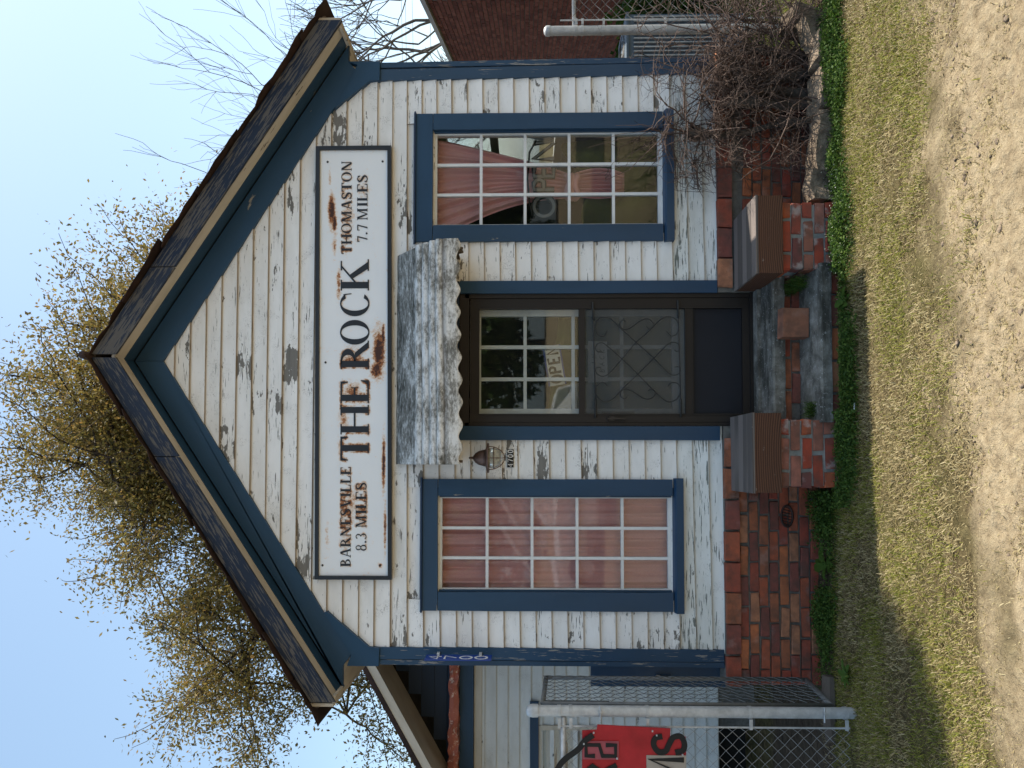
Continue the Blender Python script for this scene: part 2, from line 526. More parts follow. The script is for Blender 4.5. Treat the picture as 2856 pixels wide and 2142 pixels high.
# ================================================================== the ground
def axis_grid(a0, a1, fine0, fine1, step, grow=1.35):
    g = list(np.arange(fine0, fine1 + 1e-6, step))
    s_, p = step, fine0
    left = []
    while p > a0:
        s_ *= grow
        p -= s_
        left.append(max(p, a0))
    s_, p = step, fine1
    right = []
    while p < a1:
        s_ *= grow
        p += s_
        right.append(min(p, a1))
    return np.array(left[::-1] + g + right)

def vnoise(x, y, seed=0):
    """smooth value noise, vectorised"""
    r = np.random.default_rng(seed)
    T = r.random((256, 256))
    xi, yi = np.floor(x).astype(int), np.floor(y).astype(int)
    fx, fy = x - xi, y - yi
    fx, fy = fx * fx * (3 - 2 * fx), fy * fy * (3 - 2 * fy)
    g = lambda a, b: T[a % 256, b % 256]
    return (g(xi, yi) * (1 - fx) + g(xi + 1, yi) * fx) * (1 - fy) + (g(xi, yi + 1) * (1 - fx) + g(xi + 1, yi + 1) * fx) * fy

def gz(x, y):
    yo = -y
    z = np.where(yo >= 0, .08 * np.minimum(yo, 5.5), np.maximum(-.16, .08 * yo))
    return z

def road_edge(x):
    """how far in front of the shop the bare road begins"""
    return 1.70 + .22 * vnoise(x * 1.1 + 9, x * 0 + 2, 4) + np.clip((-.2 - x) * .42, 0, .6)

gx = axis_grid(-70, 70, -2.3, 3.1, .015)
gy = axis_grid(-60, 120, -2.75, .6, .014)
GX, GY = np.meshgrid(gx, gy, indexing='ij')
GZ = gz(GX, GY)
rd = np.clip((-GY - road_edge(GX)) / .25, 0, 1)
near = (np.abs(GX) < 5) & (GY > -4) & (GY < 3)
cl = (vnoise(GX * 9, GY * 11, 1) - .5) * .022 + (vnoise(GX * 21, GY * 26, 2) - .5) * .02 + (vnoise(GX * 3, GY * 5, 3) - .5) * .03
cl2 = np.maximum(0, vnoise(GX * 13, GY * 17, 8) - .55) * .05 + (vnoise(GX * 41, GY * 47, 14) - .5) * .032 + np.maximum(0, vnoise(GX * 27, GY * 31, 15) - .6) * .075
cl2 = (vnoise(GX * 41, GY * 47, 14) - .5) * .017 + np.maximum(0, vnoise(GX * 31, GY * 36, 15) - .7) * .06
GZ = GZ + np.where(near, cl * .5 + cl2 * rd, 0)
nx, ny = GX.shape
idx = np.arange(nx * ny).reshape(nx, ny)
F = np.stack([idx[:-1, :-1], idx[1:, :-1], idx[1:, 1:], idx[:-1, 1:]], -1).reshape(-1, 4)

def ground_mat():
    t = NT('sandy ground')
    g = t.n('NewGeometry')
    p = g.outputs['Position']
    road = t.n('Attribute', attribute_name='road').outputs['Fac']
    soil = t.n('Attribute', attribute_name='soil').outputs['Fac']
    n = t.noise(p, 16, 10, .7)
    n2 = t.noise(p, 2.3, 5, .6)
    n3 = t.noise(p, 70, 6, .7)
    sand = t.ramp(n, [(.28, (.19, .14, .082)), (.48, (.36, .283, .178)), (.7, (.49, .40, .262))])
    sand = t.mix(t.ramp(n2, [(.4, 0), (.65, .25)]), sand, (.26, .2, .122))
    sand = t.mix(t.ramp(n3, [(.62, 0), (.7, .6)]), sand, (.12, .085, .055))
    thatch = t.ramp(n, [(.3, (.04, .03, .016)), (.5, (.105, .08, .04)), (.7, (.19, .15, .075))])
    thatch = t.mix(t.ramp(n2, [(.4, 0), (.7, .4)]), thatch, (.095, .10, .026))
    dirt = t.ramp(n, [(.3, (.045, .033, .024)), (.7, (.13, .1, .07))])
    c = t.mix(road, thatch, sand)
    c = t.mix(soil, c, dirt)
    h = t.math('ADD', t.math('MULTIPLY', n, .7), t.math('MULTIPLY', n3, .3))
    return t.done(t.bsdf(c, .97, t.bump(h, 1., .05), 0, .1))
MAT['ground'] = ground_mat()
yo_ = -GY
soil = np.clip(1 - (yo_ - .28 - .25 * vnoise(GX * 2.3, GY * 3, 6)) / .18, 0, 1) * (yo_ > -1.2)
rdn = np.clip((yo_ - road_edge(GX) + .22 + (vnoise(GX * 5, GY * 6, 12) - .5) * .5) / .45, 0, 1)
g_o = mesh_np('ground', np.stack([GX, GY, GZ], -1).reshape(-1, 3), F, 'ground', smooth=True,
              attr={'road': rdn.ravel(), 'soil': soil.ravel()})
g_o['kind'] = 'structure'

# ================================================================== the shop
HX0, HX1 = -2.17, 2.24           # outer corners of the front wall
AX, SL = .02, .662               # ridge x and roof slope
BT = 4.735                       # z of the frieze's lower edge at the ridge
DEPTH = 6.2
house = thing('shop_building', (0, 0, 0), 'small white clapboard shop with blue trim and steep gable front', 'building')

# --- sheathing behind the boards, with openings
wall = MB()
Y0, Y1 = .0, .10
def rect(m, x0, x1, z0, z1):
    m.box(x0, x1, Y0, Y1, z0, z1)
WR = (1.014, 1.722, 1.083, 2.752)        # right sash
WL = (-1.647, -.962, 1.03, 2.703)        # left sash
DR = (-.457, .506, .44, 2.56)            # door opening
rect(wall, HX0 + .02, WL[0], .66, 2.9)
rect(wall, WL[0], WL[1], .66, WL[2])
rect(wall, WL[0], WL[1], WL[3], 2.9)
rect(wall, WL[1], DR[0], .66, 2.9)
rect(wall, DR[0], DR[1], DR[3], 2.9)
rect(wall, DR[1], WR[0], .66, 2.9)
rect(wall, WR[0], WR[1], .66, WR[2])
rect(wall, WR[0], WR[1], WR[3], 2.9)
rect(wall, WR[1], HX1 - .02, .66, 2.9)
zt = lambda x: BT + .1 - SL * abs(x - AX)
wall.prism([(HX0 + .02, 2.9), (HX1 - .02, 2.9), (HX1 - .02, zt(HX1)), (AX, zt(AX)), (HX0 + .02, zt(HX0))], Y0, Y1)
wall.build('wall', 'siding', house)
# side walls and back; the right one has a window the room is seen through
sw = MB()
sw.box(HX0 + .005, HX0 + .1, .1, DEPTH, .6, 3.38)
sw.box(HX0 + .1, HX1 - .1, DEPTH - .1, DEPTH, .6, 3.38)
wy0, wy1, wz0, wz1 = .78, 1.75, 1.75, 2.86
sw.box(HX1 - .1, HX1 - .005, .1, wy0, .6, 3.38)
sw.box(HX1 - .1, HX1 - .005, wy1, DEPTH, .6, 3.38)
sw.box(HX1 - .1, HX1 - .005, wy0, wy1, .6, wz0)
sw.box(HX1 - .1, HX1 - .005, wy0, wy1, wz1, 3.38)
sw.build('side_wall', 'room', house)
fl = MB()
fl.box(HX0 + .1, HX1 - .1, .1, DEPTH - .1, .55, .62)
fl.build('room_floor', 'dark_cloth', house)
ce = MB()
ce.box(HX0 + .1, HX1 - .1, .1, DEPTH - .1, 3.2, 3.26)
ce.build('room_ceiling', 'room', house)
pt = MB()
pt.box(HX0 + .1, HX1 - .1, 2.6, 2.68, .62, 3.2)
pt.build('room_partition', 'dark_cloth', house)
sx = HX1 - .06
swn = MB()
for z0, z1 in ((wz0, wz0 + .07), (wz1 - .07, wz1), (2.33, 2.4)):
    swn.box(sx - .03, sx + .03, wy0, wy1, z0, z1)
for y0, y1 in ((wy0, wy0 + .06), (wy1 - .06, wy1)):
    swn.box(sx - .026, sx + .026, y0, y1, wz0, wz1)
swn.box(HX1 - .13, HX1 - .101, wy0 - .1, wy0, wz0 - .1, wz1 + .1)
swn.box(HX1 - .13, HX1 - .101, wy1, wy1 + .1, wz0 - .1, wz1 + .1)
swn.box(HX1 - .135, HX1 - .101, wy0 - .1, wy1 + .1, wz0 - .1, wz0)
sw_o = swn.build('side_window', 'sash', house)
MB().box(sx - .003, sx + .003, wy0 + .05, wy1 - .05, wz0 + .05, wz1 - .05).build('pane', 'glass', sw_o)

# --- clapboards, one by one
EXP = .1143
def tilt(z):
    return .0125 * max(0, min(1, (3.15 - z) / .5))
def clap(x0, x1, zb, mat, clip=False, h=EXP):
    """one lapped board; zb is its lower edge at x = 0"""
    tl = tilt(zb)
    jit = [random.uniform(-.0016, .0016) for _ in range(6)]
    xs = [x0, (x0 * 2 + x1) / 3, (x0 + x1 * 2) / 3, x1] if x1 - x0 > .5 else [x0, x1]
    vs, fs, lap = [], [], []
    proud = random.uniform(-.002, .003)
    for i, x in enumerate(xs):
        b = zb + tl * x + jit[i]
        t = b + h + .012
        xb = xt = x
        if clip:
            lim = lambda z: max(.02, (BT + .09 - z) / SL)
            if i == 0:
                xb, xt = AX - lim(b), AX - lim(t)
            elif i == len(xs) - 1:
                xb, xt = AX + lim(b), AX + lim(t)
            else:
                f = (x - xs[0]) / (xs[-1] - xs[0]) * 2 - 1
                xb, xt = AX + lim(b) * f, AX + lim(t) * f
        w = .027 + proud + (jit[-1 - i] if i < 3 else 0)
        zc = b + h - .013
        xc = xb + (xt - xb) * (h - .013) / (t - b)
        yc = -w + (w - .007) * (h - .013) / (t - b)
        vs += [(xb, -w, b), (xb, -w + .001, b + .004), (xc, yc, zc), (xt, -.007, t), (xt, -.001, t), (xb, -.001, b)]
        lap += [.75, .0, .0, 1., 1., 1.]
    n = 6
    for i in range(len(xs) - 1):
        for j in range(n):
            fs.append([i * n + j, (i + 1) * n + j, (i + 1) * n + (j + 1) % n, i * n + (j + 1) % n])
    fs.append(list(range(n - 1, -1, -1)))
    fs.append([(len(xs) - 1) * n + j for j in range(n)])
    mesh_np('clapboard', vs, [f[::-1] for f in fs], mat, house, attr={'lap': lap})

CL0, CL1 = -2.05, 2.10           # inner edges of corner boards
k0 = -13
z_anchor = 2.145
rows = [z_anchor + EXP * k for k in range(-13, 24)]
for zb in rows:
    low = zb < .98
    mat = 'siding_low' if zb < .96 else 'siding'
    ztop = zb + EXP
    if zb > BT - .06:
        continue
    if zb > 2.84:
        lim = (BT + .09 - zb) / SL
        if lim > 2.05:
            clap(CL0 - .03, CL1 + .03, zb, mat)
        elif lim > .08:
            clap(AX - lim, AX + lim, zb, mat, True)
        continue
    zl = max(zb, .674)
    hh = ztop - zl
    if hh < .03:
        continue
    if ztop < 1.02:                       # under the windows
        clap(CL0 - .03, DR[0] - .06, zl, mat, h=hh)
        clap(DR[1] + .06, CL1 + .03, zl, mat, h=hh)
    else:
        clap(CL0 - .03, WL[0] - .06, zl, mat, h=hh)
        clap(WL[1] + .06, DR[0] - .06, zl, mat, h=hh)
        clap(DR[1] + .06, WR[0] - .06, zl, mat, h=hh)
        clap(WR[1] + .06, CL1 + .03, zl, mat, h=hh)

# --- corner boards (front face + edge strip, each a little apart)
def board(x0, x1, y0, y1, z0, z1, mat, name, axis=(0, 0, 1), parent=house, dx=0., seg=4):
    """a long board with slightly uneven edges"""
    m = MB()
    vert = abs(z1 - z0) > abs(x1 - x0)
    n = seg
    ring = []
    for i in range(n + 1):
        f = i / n
        j = [random.uniform(-.0018, .0018) for _ in range(2)]
        if vert:
            z = z0 + (z1 - z0) * f
            ring.append([(x0 + j[0] + dx * f, y0, z), (x1 + j[1] + dx * f, y0, z), (x1 + j[1] + dx * f, y1, z), (x0 + j[0] + dx * f, y1, z)])
        else:
            x = x0 + (x1 - x0) * f
            ring.append([(x, y0, z0 + j[0]), (x, y1, z0 + j[0]), (x, y1, z1 + j[1]), (x, y0, z1 + j[1])])
    vs = [p for r in ring for p in r]
    fs = [[i * 4 + k, i * 4 + (k + 1) % 4, (i + 1) * 4 + (k + 1) % 4, (i + 1) * 4 + k] for i in range(n) for k in range(4)]
    fs += [[3, 2, 1, 0], [n * 4, n * 4 + 1, n * 4 + 2, n * 4 + 3]]
    m.add(vs, fs)
    return m.build(name, mat, parent, axis)
board(-2.137, -2.05, -.034, -.001, .668, 3.15, 'blue_worn', 'corner_board', dx=.005)
board(-2.176, -2.141, -.030, .10, .666, 3.15, 'blue_worn', 'corner_board', dx=.004)
board(2.13, 2.214, -.034, -.001, .70, 3.18, 'blue_worn', 'corner_board', dx=-.032)
board(2.219, 2.258, -.030, .10, .70, 3.18, 'blue_worn', 'corner_board', dx=-.02)

# --- frieze boards up the rake, corner caps
def fz(x):                       # lower edge of frieze
    return BT - SL * abs(x - AX)
FT = .205                        # frieze height (vertical)
for s in (-1, 1):
    xe = 2.36 if s > 0 else -2.33
    poly = [(AX + s * .001, BT), (AX + s * .001, BT + FT), (xe, fz(xe) + FT), (xe + s * .02, 3.39), (2.245 if s > 0 else -2.18, 3.39)]
    xi = 2.16 if s > 0 else -2.10
    poly += [(xi, fz(xi))]
    MB().prism(poly[::s], -.040, -.002).build('frieze_board', 'blue', house, (1, 0, -s * SL))
    if s > 0:
        cap = [(2.236, 3.155), (2.236, 3.386), (2.21, fz(2.155) - .002), (1.905, fz(1.905) - .003), (1.885, 3.487), (2.09, 3.228), (2.094, 3.155)]
    else:
        cap = [(-2.176, 3.13), (-2.176, 3.357), (-2.10, fz(-2.10) - .003), (-1.80, fz(-1.80) - .003), (-1.79, fz(-1.79) - .03), (-2.04, 3.20), (-2.048, 3.125)]
    MB().prism(cap[::s] if s > 0 else cap, -.052, -.003).build('corner_cap', 'blue', house, (1, 0, -s * .9))

# --- rake soffit (two boards), fascia boards, eave soffits
YF = -.30                        # front plane of the overhang
ZS = BT + FT + .012              # soffit height at the ridge
def slab(s, x0, x1, zoff0, zoff1, y0, y1, name, mat, axis=None):
    """a board running down the rake between x0..x1 (distance from ridge), zoff = offset above soffit plane"""
    def pt(d, o):
        return (AX + s * d, ZS - SL * d + o)
    poly = [pt(x0, zoff0), pt(x1, zoff0), pt(x1, zoff1), pt(x0, zoff1)]
    return MB().prism(poly if s > 0 else poly[::-1], y0, y1).build(name, mat, house, axis or (1, 0, -s * SL))
for s in (-1, 1):
    xe = 2.40
    slab(s, .0, xe - .02, 0, .02, -.152, -.041, 'rake_soffit_board', 'blue')
    slab(s, .0, xe - .03, .004, .024, YF + .022, -.156, 'rake_soffit_board', 'beige')
    jo = .62 if s > 0 else .70
    slab(s, .012, jo, -.012, .158, YF, YF + .02, 'fascia_board', 'fascia')
    slab(s, jo + .006, xe - .03, -.012, .158, YF - .003, YF + .018, 'fascia_board', 'fascia')
    # eave: plumb fascia and level soffit running back along the side wall
    xs0, xs1 = (HX1 + .02, 2.40) if s > 0 else (-2.365, HX0 - .012)
    MB().box(xs0, xs1, -.30 if False else -.035, DEPTH, 3.392, 3.41).build('eave_soffit_board', 'beige', house, (0, 1, 0))
    xf = 2.40 if s > 0 else -2.365
    MB().box(min(xf, xf + s * .022), max(xf, xf + s * .022), YF + .021, DEPTH, 3.39, 3.56).build('eave_fascia_board', 'beige', house, (0, 1, 0))
    MB().box(min(xf - s * .05, xf - s * .002), max(xf - s * .05, xf - s * .002), YF + .023, -.06, 3.378, 3.40).build('eave_return_block', 'beige', house)

# --- roof: deck and overlapping rusty tin sheets
def roof_pt(s, d, o=0.):
    return (AX + s * d, ZS + .165 - SL * d + o)
for s in (-1, 1):
    poly = [roof_pt(s, 0, -.02), roof_pt(s, 2.42, -.02), roof_pt(s, 2.42, 0), roof_pt(s, 0, 0)]
    MB().prism(poly if s > 0 else poly[::-1], YF + .03, DEPTH + .1).build('roof_deck', 'bark', house)
    edges = [0, .40, .78, 1.16, 1.55, 1.93, 2.25, 2.49]
    for i in range(len(edges) - 1):
        d0, d1 = max(0, edges[i] - .03), edges[i + 1] + .02
        for c in range(4):
            y0 = YF - .035 - random.uniform(0, .035) if c == 0 else YF + c * 1.66
            y1 = YF + (c + 1) * 1.66 + .05
            lift0 = .004 + .006 * (c % 2)
            lift1 = .016 + .006 * (c % 2) + (random.uniform(.0, .02) if c == 0 else 0)
            n = 6
            vs, fs = [], []
            for j in range(n + 1):
                d = d0 + (d1 - d0) * j / n
                l = lift0 + (lift1 - lift0) * (j / n) ** 2
                y0j = y0 + (random.uniform(-.012, .012) if c == 0 else 0)
                droop = -.018 * random.random() if c == 0 else 0
                for y, dz in ((y0j, droop), (y0j + .06, 0), (y1, 0)):
                    x, z = roof_pt(s, d, l + dz)
                    vs += [(x, y, z), (x, y, z + .004)]
            for j in range(n):
                for q in range(2):
                    a, b = j * 6 + q * 2, (j + 1) * 6 + q * 2
                    fs += [[a, b, b + 2, a + 2], [a + 1, a + 3, b + 3, b + 1]]
                fs += [[j * 6, j * 6 + 1, j * 6 + 7, j * 6 + 6]]
            fs += [[0, 2, 3, 1], [2, 4, 5, 3], [n * 6, n * 6 + 1, n * 6 + 3, n * 6 + 2], [n * 6 + 2, n * 6 + 3, n * 6 + 5, n * 6 + 4]]
            mesh_np('roof_sheet', vs, fs, 'rust', house)
rc = MB()
rc.tube([(AX, YF - .05, ZS + .185), (AX, 2, ZS + .182), (AX, DEPTH, ZS + .185)], .028, 10)
rc.build('ridge_cap', 'rust', house, (0, 1, 0), True)

# --- windows
def window(sash, out, name_lab):
    x0, x1, z0, z1 = sash
    ox0, ox1, oz0, oz1 = out
    m = MB()
    f = .018
    ys0, ys1 = .006, .045
    m.box(x0, x0 + f, ys0, ys1, z0, z1)
    m.box(x1 - f, x1, ys0, ys1, z0, z1)
    m.box(x0 + f, x1 - f, ys0, ys1, z0, z0 + f + .006)
    m.box(x0 + f, x1 - f, ys0, ys1, z1 - f, z1)
    w = m.build('window', 'sash', house)
    # blue casing
    board(ox0, x0 - .002, -.042, .004, z0 - .004, z1 + .006, 'blue', 'casing_board', (0, 0, 1), w)
    board(x1 + .002, ox1, -.042, .004, z0 - .004, z1 + .006, 'blue', 'casing_board', (0, 0, 1), w)
    board(ox0, ox1, -.044, .004, z1 + .010, oz1 - .022, 'blue', 'casing_board', (1, 0, 0), w)
    MB().extrude_x([(-.06, oz1 - .02), (0, oz1 - .02), (0, oz1 + .004), (-.055, oz1 - .01)], ox0 - .012, ox1 + .012).build('drip_cap', 'navy', w)
    MB().extrude_x([(-.075, oz0), (.004, oz0), (.004, z0 - .008), (-.05, z0 - .016), (-.075, z0 - .024)], ox0 - .008, ox1 + .008).build('sill', 'blue', w, (1, 0, 0))
    # thin blue stop inside the casing
    for a, b in ((x0 - .001, x0 + .010), (x1 - .010, x1 + .001)):
        MB().box(a, b, -.012, .005, z0, z1).build('stop_bead', 'blue', w, (0, 0, 1))
    gx_ = [x0 + f + (x1 - x0 - 2 * f) * i / 3 for i in range(4)]
    gz_ = [z0 + f + .006 + (z1 - z0 - 2 * f - .006) * i / 5 for i in range(6)]
    mw = .0105
    for x in gx_[1:3]:
        MB().extrude_x([(.012, 0), (.042, 0), (.042, 1), (.012, 1)], 0, 1)
        MB().prism([(x - mw, z0 + f), (x + mw, z0 + f), (x + mw, z1 - f), (x - mw, z1 - f)], .010, .040).build('muntin', 'sash', w, (0, 0, 1))
    for i, z in enumerate(gz_[1:5]):
        for j in range(3):
            a, b = gx_[j] + (mw if j else 0), gx_[j + 1] - (mw if j < 2 else 0)
            MB().box(a, b, .012, .040, z - mw, z + mw).build('muntin', 'sash', w)
    for i in range(5):
        for j in range(3):
            tx, tz = random.uniform(-.0015, .0015), random.uniform(-.0015, .0015)
            a, b, c, d = gx_[j], gx_[j + 1], gz_[i], gz_[i + 1]
            vs = [(a, .027 - tx - tz, c), (b, .027 + tx - tz, c), (b, .027 + tx + tz, d), (a, .027 - tx + tz, d)]
            vs += [(p[0], p[1] + .002, p[2]) for p in vs]
            mesh_np('pane', vs, [[0, 1, 2, 3], [7, 6, 5, 4], [0, 4, 5, 1], [1, 5, 6, 2], [2, 6, 7, 3], [3, 7, 4, 0]], 'glass', w)
    return w
win_r = window(WR, (.892, 1.842, 1.004, 2.905), 'right')
win_l = window(WL, (-1.783, -.841, .955, 2.843), 'left')
win_r['label'] = 'window beside the bush with tied-back curtain'
win_l['label'] = 'window beside the wall lamp with closed pink curtain'

# --- door: blue casing, storm door with scroll grille, glazed door behind
dfm = MB()
dfm.box(-.457, -.433, -.03, .06, .45, 2.52)
dfm.box(.476, .506, -.03, .06, .45, 2.52)
dfm.box(-.457, .506, -.03, .06, 2.49, 2.56)
df_ = dfm.build('door_frame', 'brown_alu', house, (0, 0, 1))
board(-.56, -.459, -.045, .004, .685, 2.56, 'blue', 'casing_board', (0, 0, 1), df_)
board(.508, .598, -.045, .004, .695, 2.56, 'blue', 'casing_board', (0, 0, 1), df_)
board(-.56, .598, -.047, .004, 2.563, 2.70, 'navy', 'casing_board', (1, 0, 0), df_)
for z in (.95, 1.35, 1.75, 2.15):
    for x in (-.447, .492):
        MB().lathe([(0, -.002), (.005, 0), (0, .004)], (x, -.033, z), 8).build('screw', 'iron', df_)
sd = MB()
yd0, yd1 = -.022, .012
sd.box(-.431, -.368, yd0, yd1, .462, 2.482)
sd.box(.398, .474, yd0, yd1, .462, 2.482)
sd.box(-.368, .398, yd0, yd1, 2.417, 2.482)
sd.box(-.368, .398, yd0, yd1, 1.648, 1.692)
sd.box(-.368, .398, yd0, yd1, .868, .922)
sd.box(-.368, .398, yd0, yd1, .462, .512)
storm = sd.build('storm_door', 'brown_alu', house, (0, 0, 1))
for a, b in ((.398, .408), (-.378, -.368)):
    MB().box(min(a, b), max(a, b), -.028, -.023, .51, 2.42).build('bead', 'brown_alu', storm, (0, 0, 1))
MB().box(-.366, .396, -.026, -.0225, .918, .926).build('bead', 'brown_alu', storm)
MB().box(-.366, .396, -.026, -.0225, .866, .874).build('bead', 'brown_alu', storm)
MB().box(-.366, .396, -.006, -.003, 1.694, 2.415).build('glass_pane', 'glass_storm', storm)
MB().box(-.366, .396, -.008, -.006, .924, 1.646).build('insect_screen', 'screen', storm)
MB().box(-.366, .396, -.004, .004, .514, .866).build('kick_panel', 'kick', storm)
MB().box(-.41, -.398, -.05, -.022, 1.36, 1.49).box(-.418, -.388, -.045, -.02, 1.44, 1.475).build('handle', 'black', storm)
MB().box(-.457, .506, -.05, .1, .432, .462).build('threshold', 'brown_alu', df_)
MB().box(-.457, .506, -.14, -.051, .41, .442).build('threshold', 'concrete', df_)
sg = MB()
def zp(p):
    return (.11 - (p[1] - 700) * .000565, -.036, 1.370 - (p[0] - 450) * .000565)
scr = [
 [(235, 490), (200, 550), (120, 530), (85, 430), (130, 330), (210, 305), (300, 340), (430, 465), (610, 630), (835, 835), (960, 970), (1060, 1050), (1140, 1040), (1170, 990), (1150, 945), (1100, 950)],
 [(160, 735), (130, 755), (90, 710), (110, 655), (160, 635), (220, 660), (430, 845), (630, 1040), (850, 1270), (960, 1370), (1040, 1395), (1130, 1350), (1170, 1250), (1140, 1165), (1060, 1150), (1010, 1200)],
 [(1000, 490), (1060, 550), (1130, 520), (1155, 420), (1110, 330), (1010, 300), (920, 340), (780, 480), (610, 630), (430, 845), (260, 1030), (170, 1065), (100, 1020), (95, 965), (140, 950), (160, 970)],
 [(1095, 725), (1130, 750), (1165, 710), (1140, 650), (1080, 630), (1010, 660), (835, 835), (630, 1040), (450, 1210), (330, 1340), (220, 1395), (120, 1340), (90, 1240), (130, 1165), (190, 1145), (240, 1190)],
 [(475, 370), (450, 340), (410, 370), (410, 430), (460, 465), (540, 445), (640, 370), (740, 330), (810, 360), (830, 420), (790, 465), (740, 430)],
 [(490, 1325), (460, 1355), (410, 1320), (420, 1255), (480, 1230), (560, 1260), (680, 1340), (770, 1360), (845, 1310), (840, 1250), (790, 1235), (755, 1255)]]
for c in scr:
    sg.tube([zp(p) for p in bez(c, 5)], .0038, 5)
for a, b in (((60, 110), (90, 1595)), ((1147, 90), (1175, 1590))):
    sg.tube([zp(a), zp(b)], .0042, 5)
    for e, o in ((a, 230), (b, -230)):
        sg.tube([zp(e), zp((e[0] + .02 * o, e[1] + o))], .008, 5)
sg.build('scroll_grille', 'iron', storm, (0, 0, 1), True)
# glazed white door behind
idm = MB()
yi0, yi1 = .07, .105
idm.box(-.45, -.325, yi0, yi1, .46, 2.54)
idm.box(.362, .50, yi0, yi1, .46, 2.54)
idm.box(-.325, .362, yi0, yi1, 2.41, 2.54)
idm.box(-.325, .362, yi0, yi1, .46, 1.0)
inner = idm.build('glazed_door', 'inner_white', house)
for x in (.132, -.106):
    MB().box(x - .013, x + .013, yi0 - .004, yi1 - .005, 1.0, 2.41).build('muntin', 'inner_white', inner)
for z in (2.083, 1.728, 1.37):
    for a, b in ((-.325, -.119), (-.093, .119), (.145, .362)):
        MB().box(a, b, yi0 - .003, yi1 - .006, z - .012, z + .012).build('muntin', 'inner_white', inner)
zz = [1.0, 1.37, 1.728, 2.083, 2.41]
xx = [-.325, -.106, .132, .362]
for i in range(4):
    for j in range(3):
        MB().box(xx[j], xx[j + 1], .086, .088, zz[i], zz[i + 1]).build('pane', 'glass', inner)
MB().box(-.37, -.345, .062, .069, 1.28, 1.52).build('lock_plate', 'tan_tile', inner)

# --- brick foundation
def brick_mesh(w, d, h, seed, rough=.0045):
    r = random.Random(seed)
    b = .006
    vs = []
    for z in (0, h):
        for x, y in ((b, 0), (w - b, 0), (w, b), (w, d), (0, d), (0, b)):
            vs.append((x - w / 2 + r.uniform(-rough, rough), y + r.uniform(-rough, rough) * .6, z - h / 2 + r.uniform(-rough, rough)))
    # a chamfered front: duplicate ring slightly inset
    fs = [[0, 1, 7, 6], [1, 2, 8, 7], [2, 3, 9, 8], [3, 4, 10, 9], [4, 5, 11, 10], [5, 0, 6, 11], [5, 4, 3, 2, 1, 0], [6, 7, 8, 9, 10, 11]]
    me = bpy.data.meshes.new('brick')
    me.from_pydata(vs, [], fs)
    at = me.attributes.new('gr', 'FLOAT_VECTOR', 'POINT')
    at.data.foreach_set('vector', np.array(vs, np.float32).ravel())
    return me
def brick_set(mat, w, d, h, n=6, rough=.0045):
    out = []
    for i in range(n):
        me = brick_mesh(w, d, h, i * 13 + int(w * 1000), rough)
        me.materials.append(MAT[mat])
        out.append(me)
    return out
BS = brick_set('brick', .203, .09, .057)
BH = brick_set('brick', .10, .09, .057)
BL = brick_set('brick', .207, .12, .098, rough=.006)
fc = MB()
FY = -.062
fc.box(-2.28, -.46, FY + .018, .16, -.25, .66)
fc.box(.51, 2.285, FY + .018, .16, -.25, .69)
fc.box(-.46, .51, FY + .03, .16, -.25, .40)
fc.box(-2.262, -2.1, .16, DEPTH, -.25, .6)
fc.box(2.1, 2.267, .16, DEPTH, -.25, .6)
found = fc.build('foundation', 'mortar', house)
for (xa, xb, z0, seed) in ((-2.285, -.5, .0, 1), (.55, 2.29, .02, 2)):
    r = random.Random(seed)
    for c in range(-1, 8):
        z = z0 + .03 + c * .0712
        if z > .545:
            continue
        x = xa
        if c % 2:
            inst(r.choice(BH), 'brick', found, (x + .05, FY + r.uniform(-.004, .004), z + r.uniform(-.003, .003)), r.uniform(-.02, .02))
            x += .113
        while x + .2 < xb + .06:
            if .97 < abs(x + .1 + 1.05) < 0 or (xa < 0 and abs(x + .1 + 1.10) < .10 and .19 < z < .27):
                x += .216
                continue
            inst(r.choice(BS), 'brick', found, (x + .1015, FY + r.uniform(-.006, .006), z + r.uniform(-.004, .004)), r.uniform(-.025, .025),
                 rot=(r.uniform(-.03, .03), r.uniform(-.015, .015), r.uniform(-.02, .02)))
            x += .216 + r.uniform(-.004, .006)
    x = xa - .01
    while x + .2 < xb + .06:
        zl = .612 + (.03 if xa > 0 else 0)
        inst(r.choice(BL), 'brick', found, (x + .104, FY - .018 + r.uniform(-.006, .004), zl + r.uniform(-.003, .003)), 0,
             rot=(r.uniform(-.02, .02), r.uniform(-.012, .012), r.uniform(-.015, .015)))
        x += .219 + r.uniform(-.003, .005)
vm = MB()
vc = Vector((-1.10, FY - .004, .225))
ring = [(vc.x + .075 * math.cos(t), vc.y, vc.z + .04 * math.sin(t)) for t in np.linspace(0, 2 * math.pi, 25)]
vm.tube(ring, .008, 6)
for i in range(-3, 4):
    x = vc.x + i * .02
    hh = .036 * math.sqrt(max(.05, 1 - (i * .02 / .075) ** 2))
    vm.tube([(x - .008, vc.y, vc.z - hh), (x + .008, vc.y, vc.z + hh)], .004, 5)
vm.build('foundation_vent', 'rust', house)
# blue board fixed beside the corner, with a latch
board(-2.36, -2.20, .12, .17, .62, 1.60, 'blue', 'side_board', (0, 0, 1))
MB().box(-2.30, -2.278, .095, .118, 1.02, 1.13).box(-2.306, -2.272, .10, .119, 1.10, 1.125).build('latch', 'galv', house)

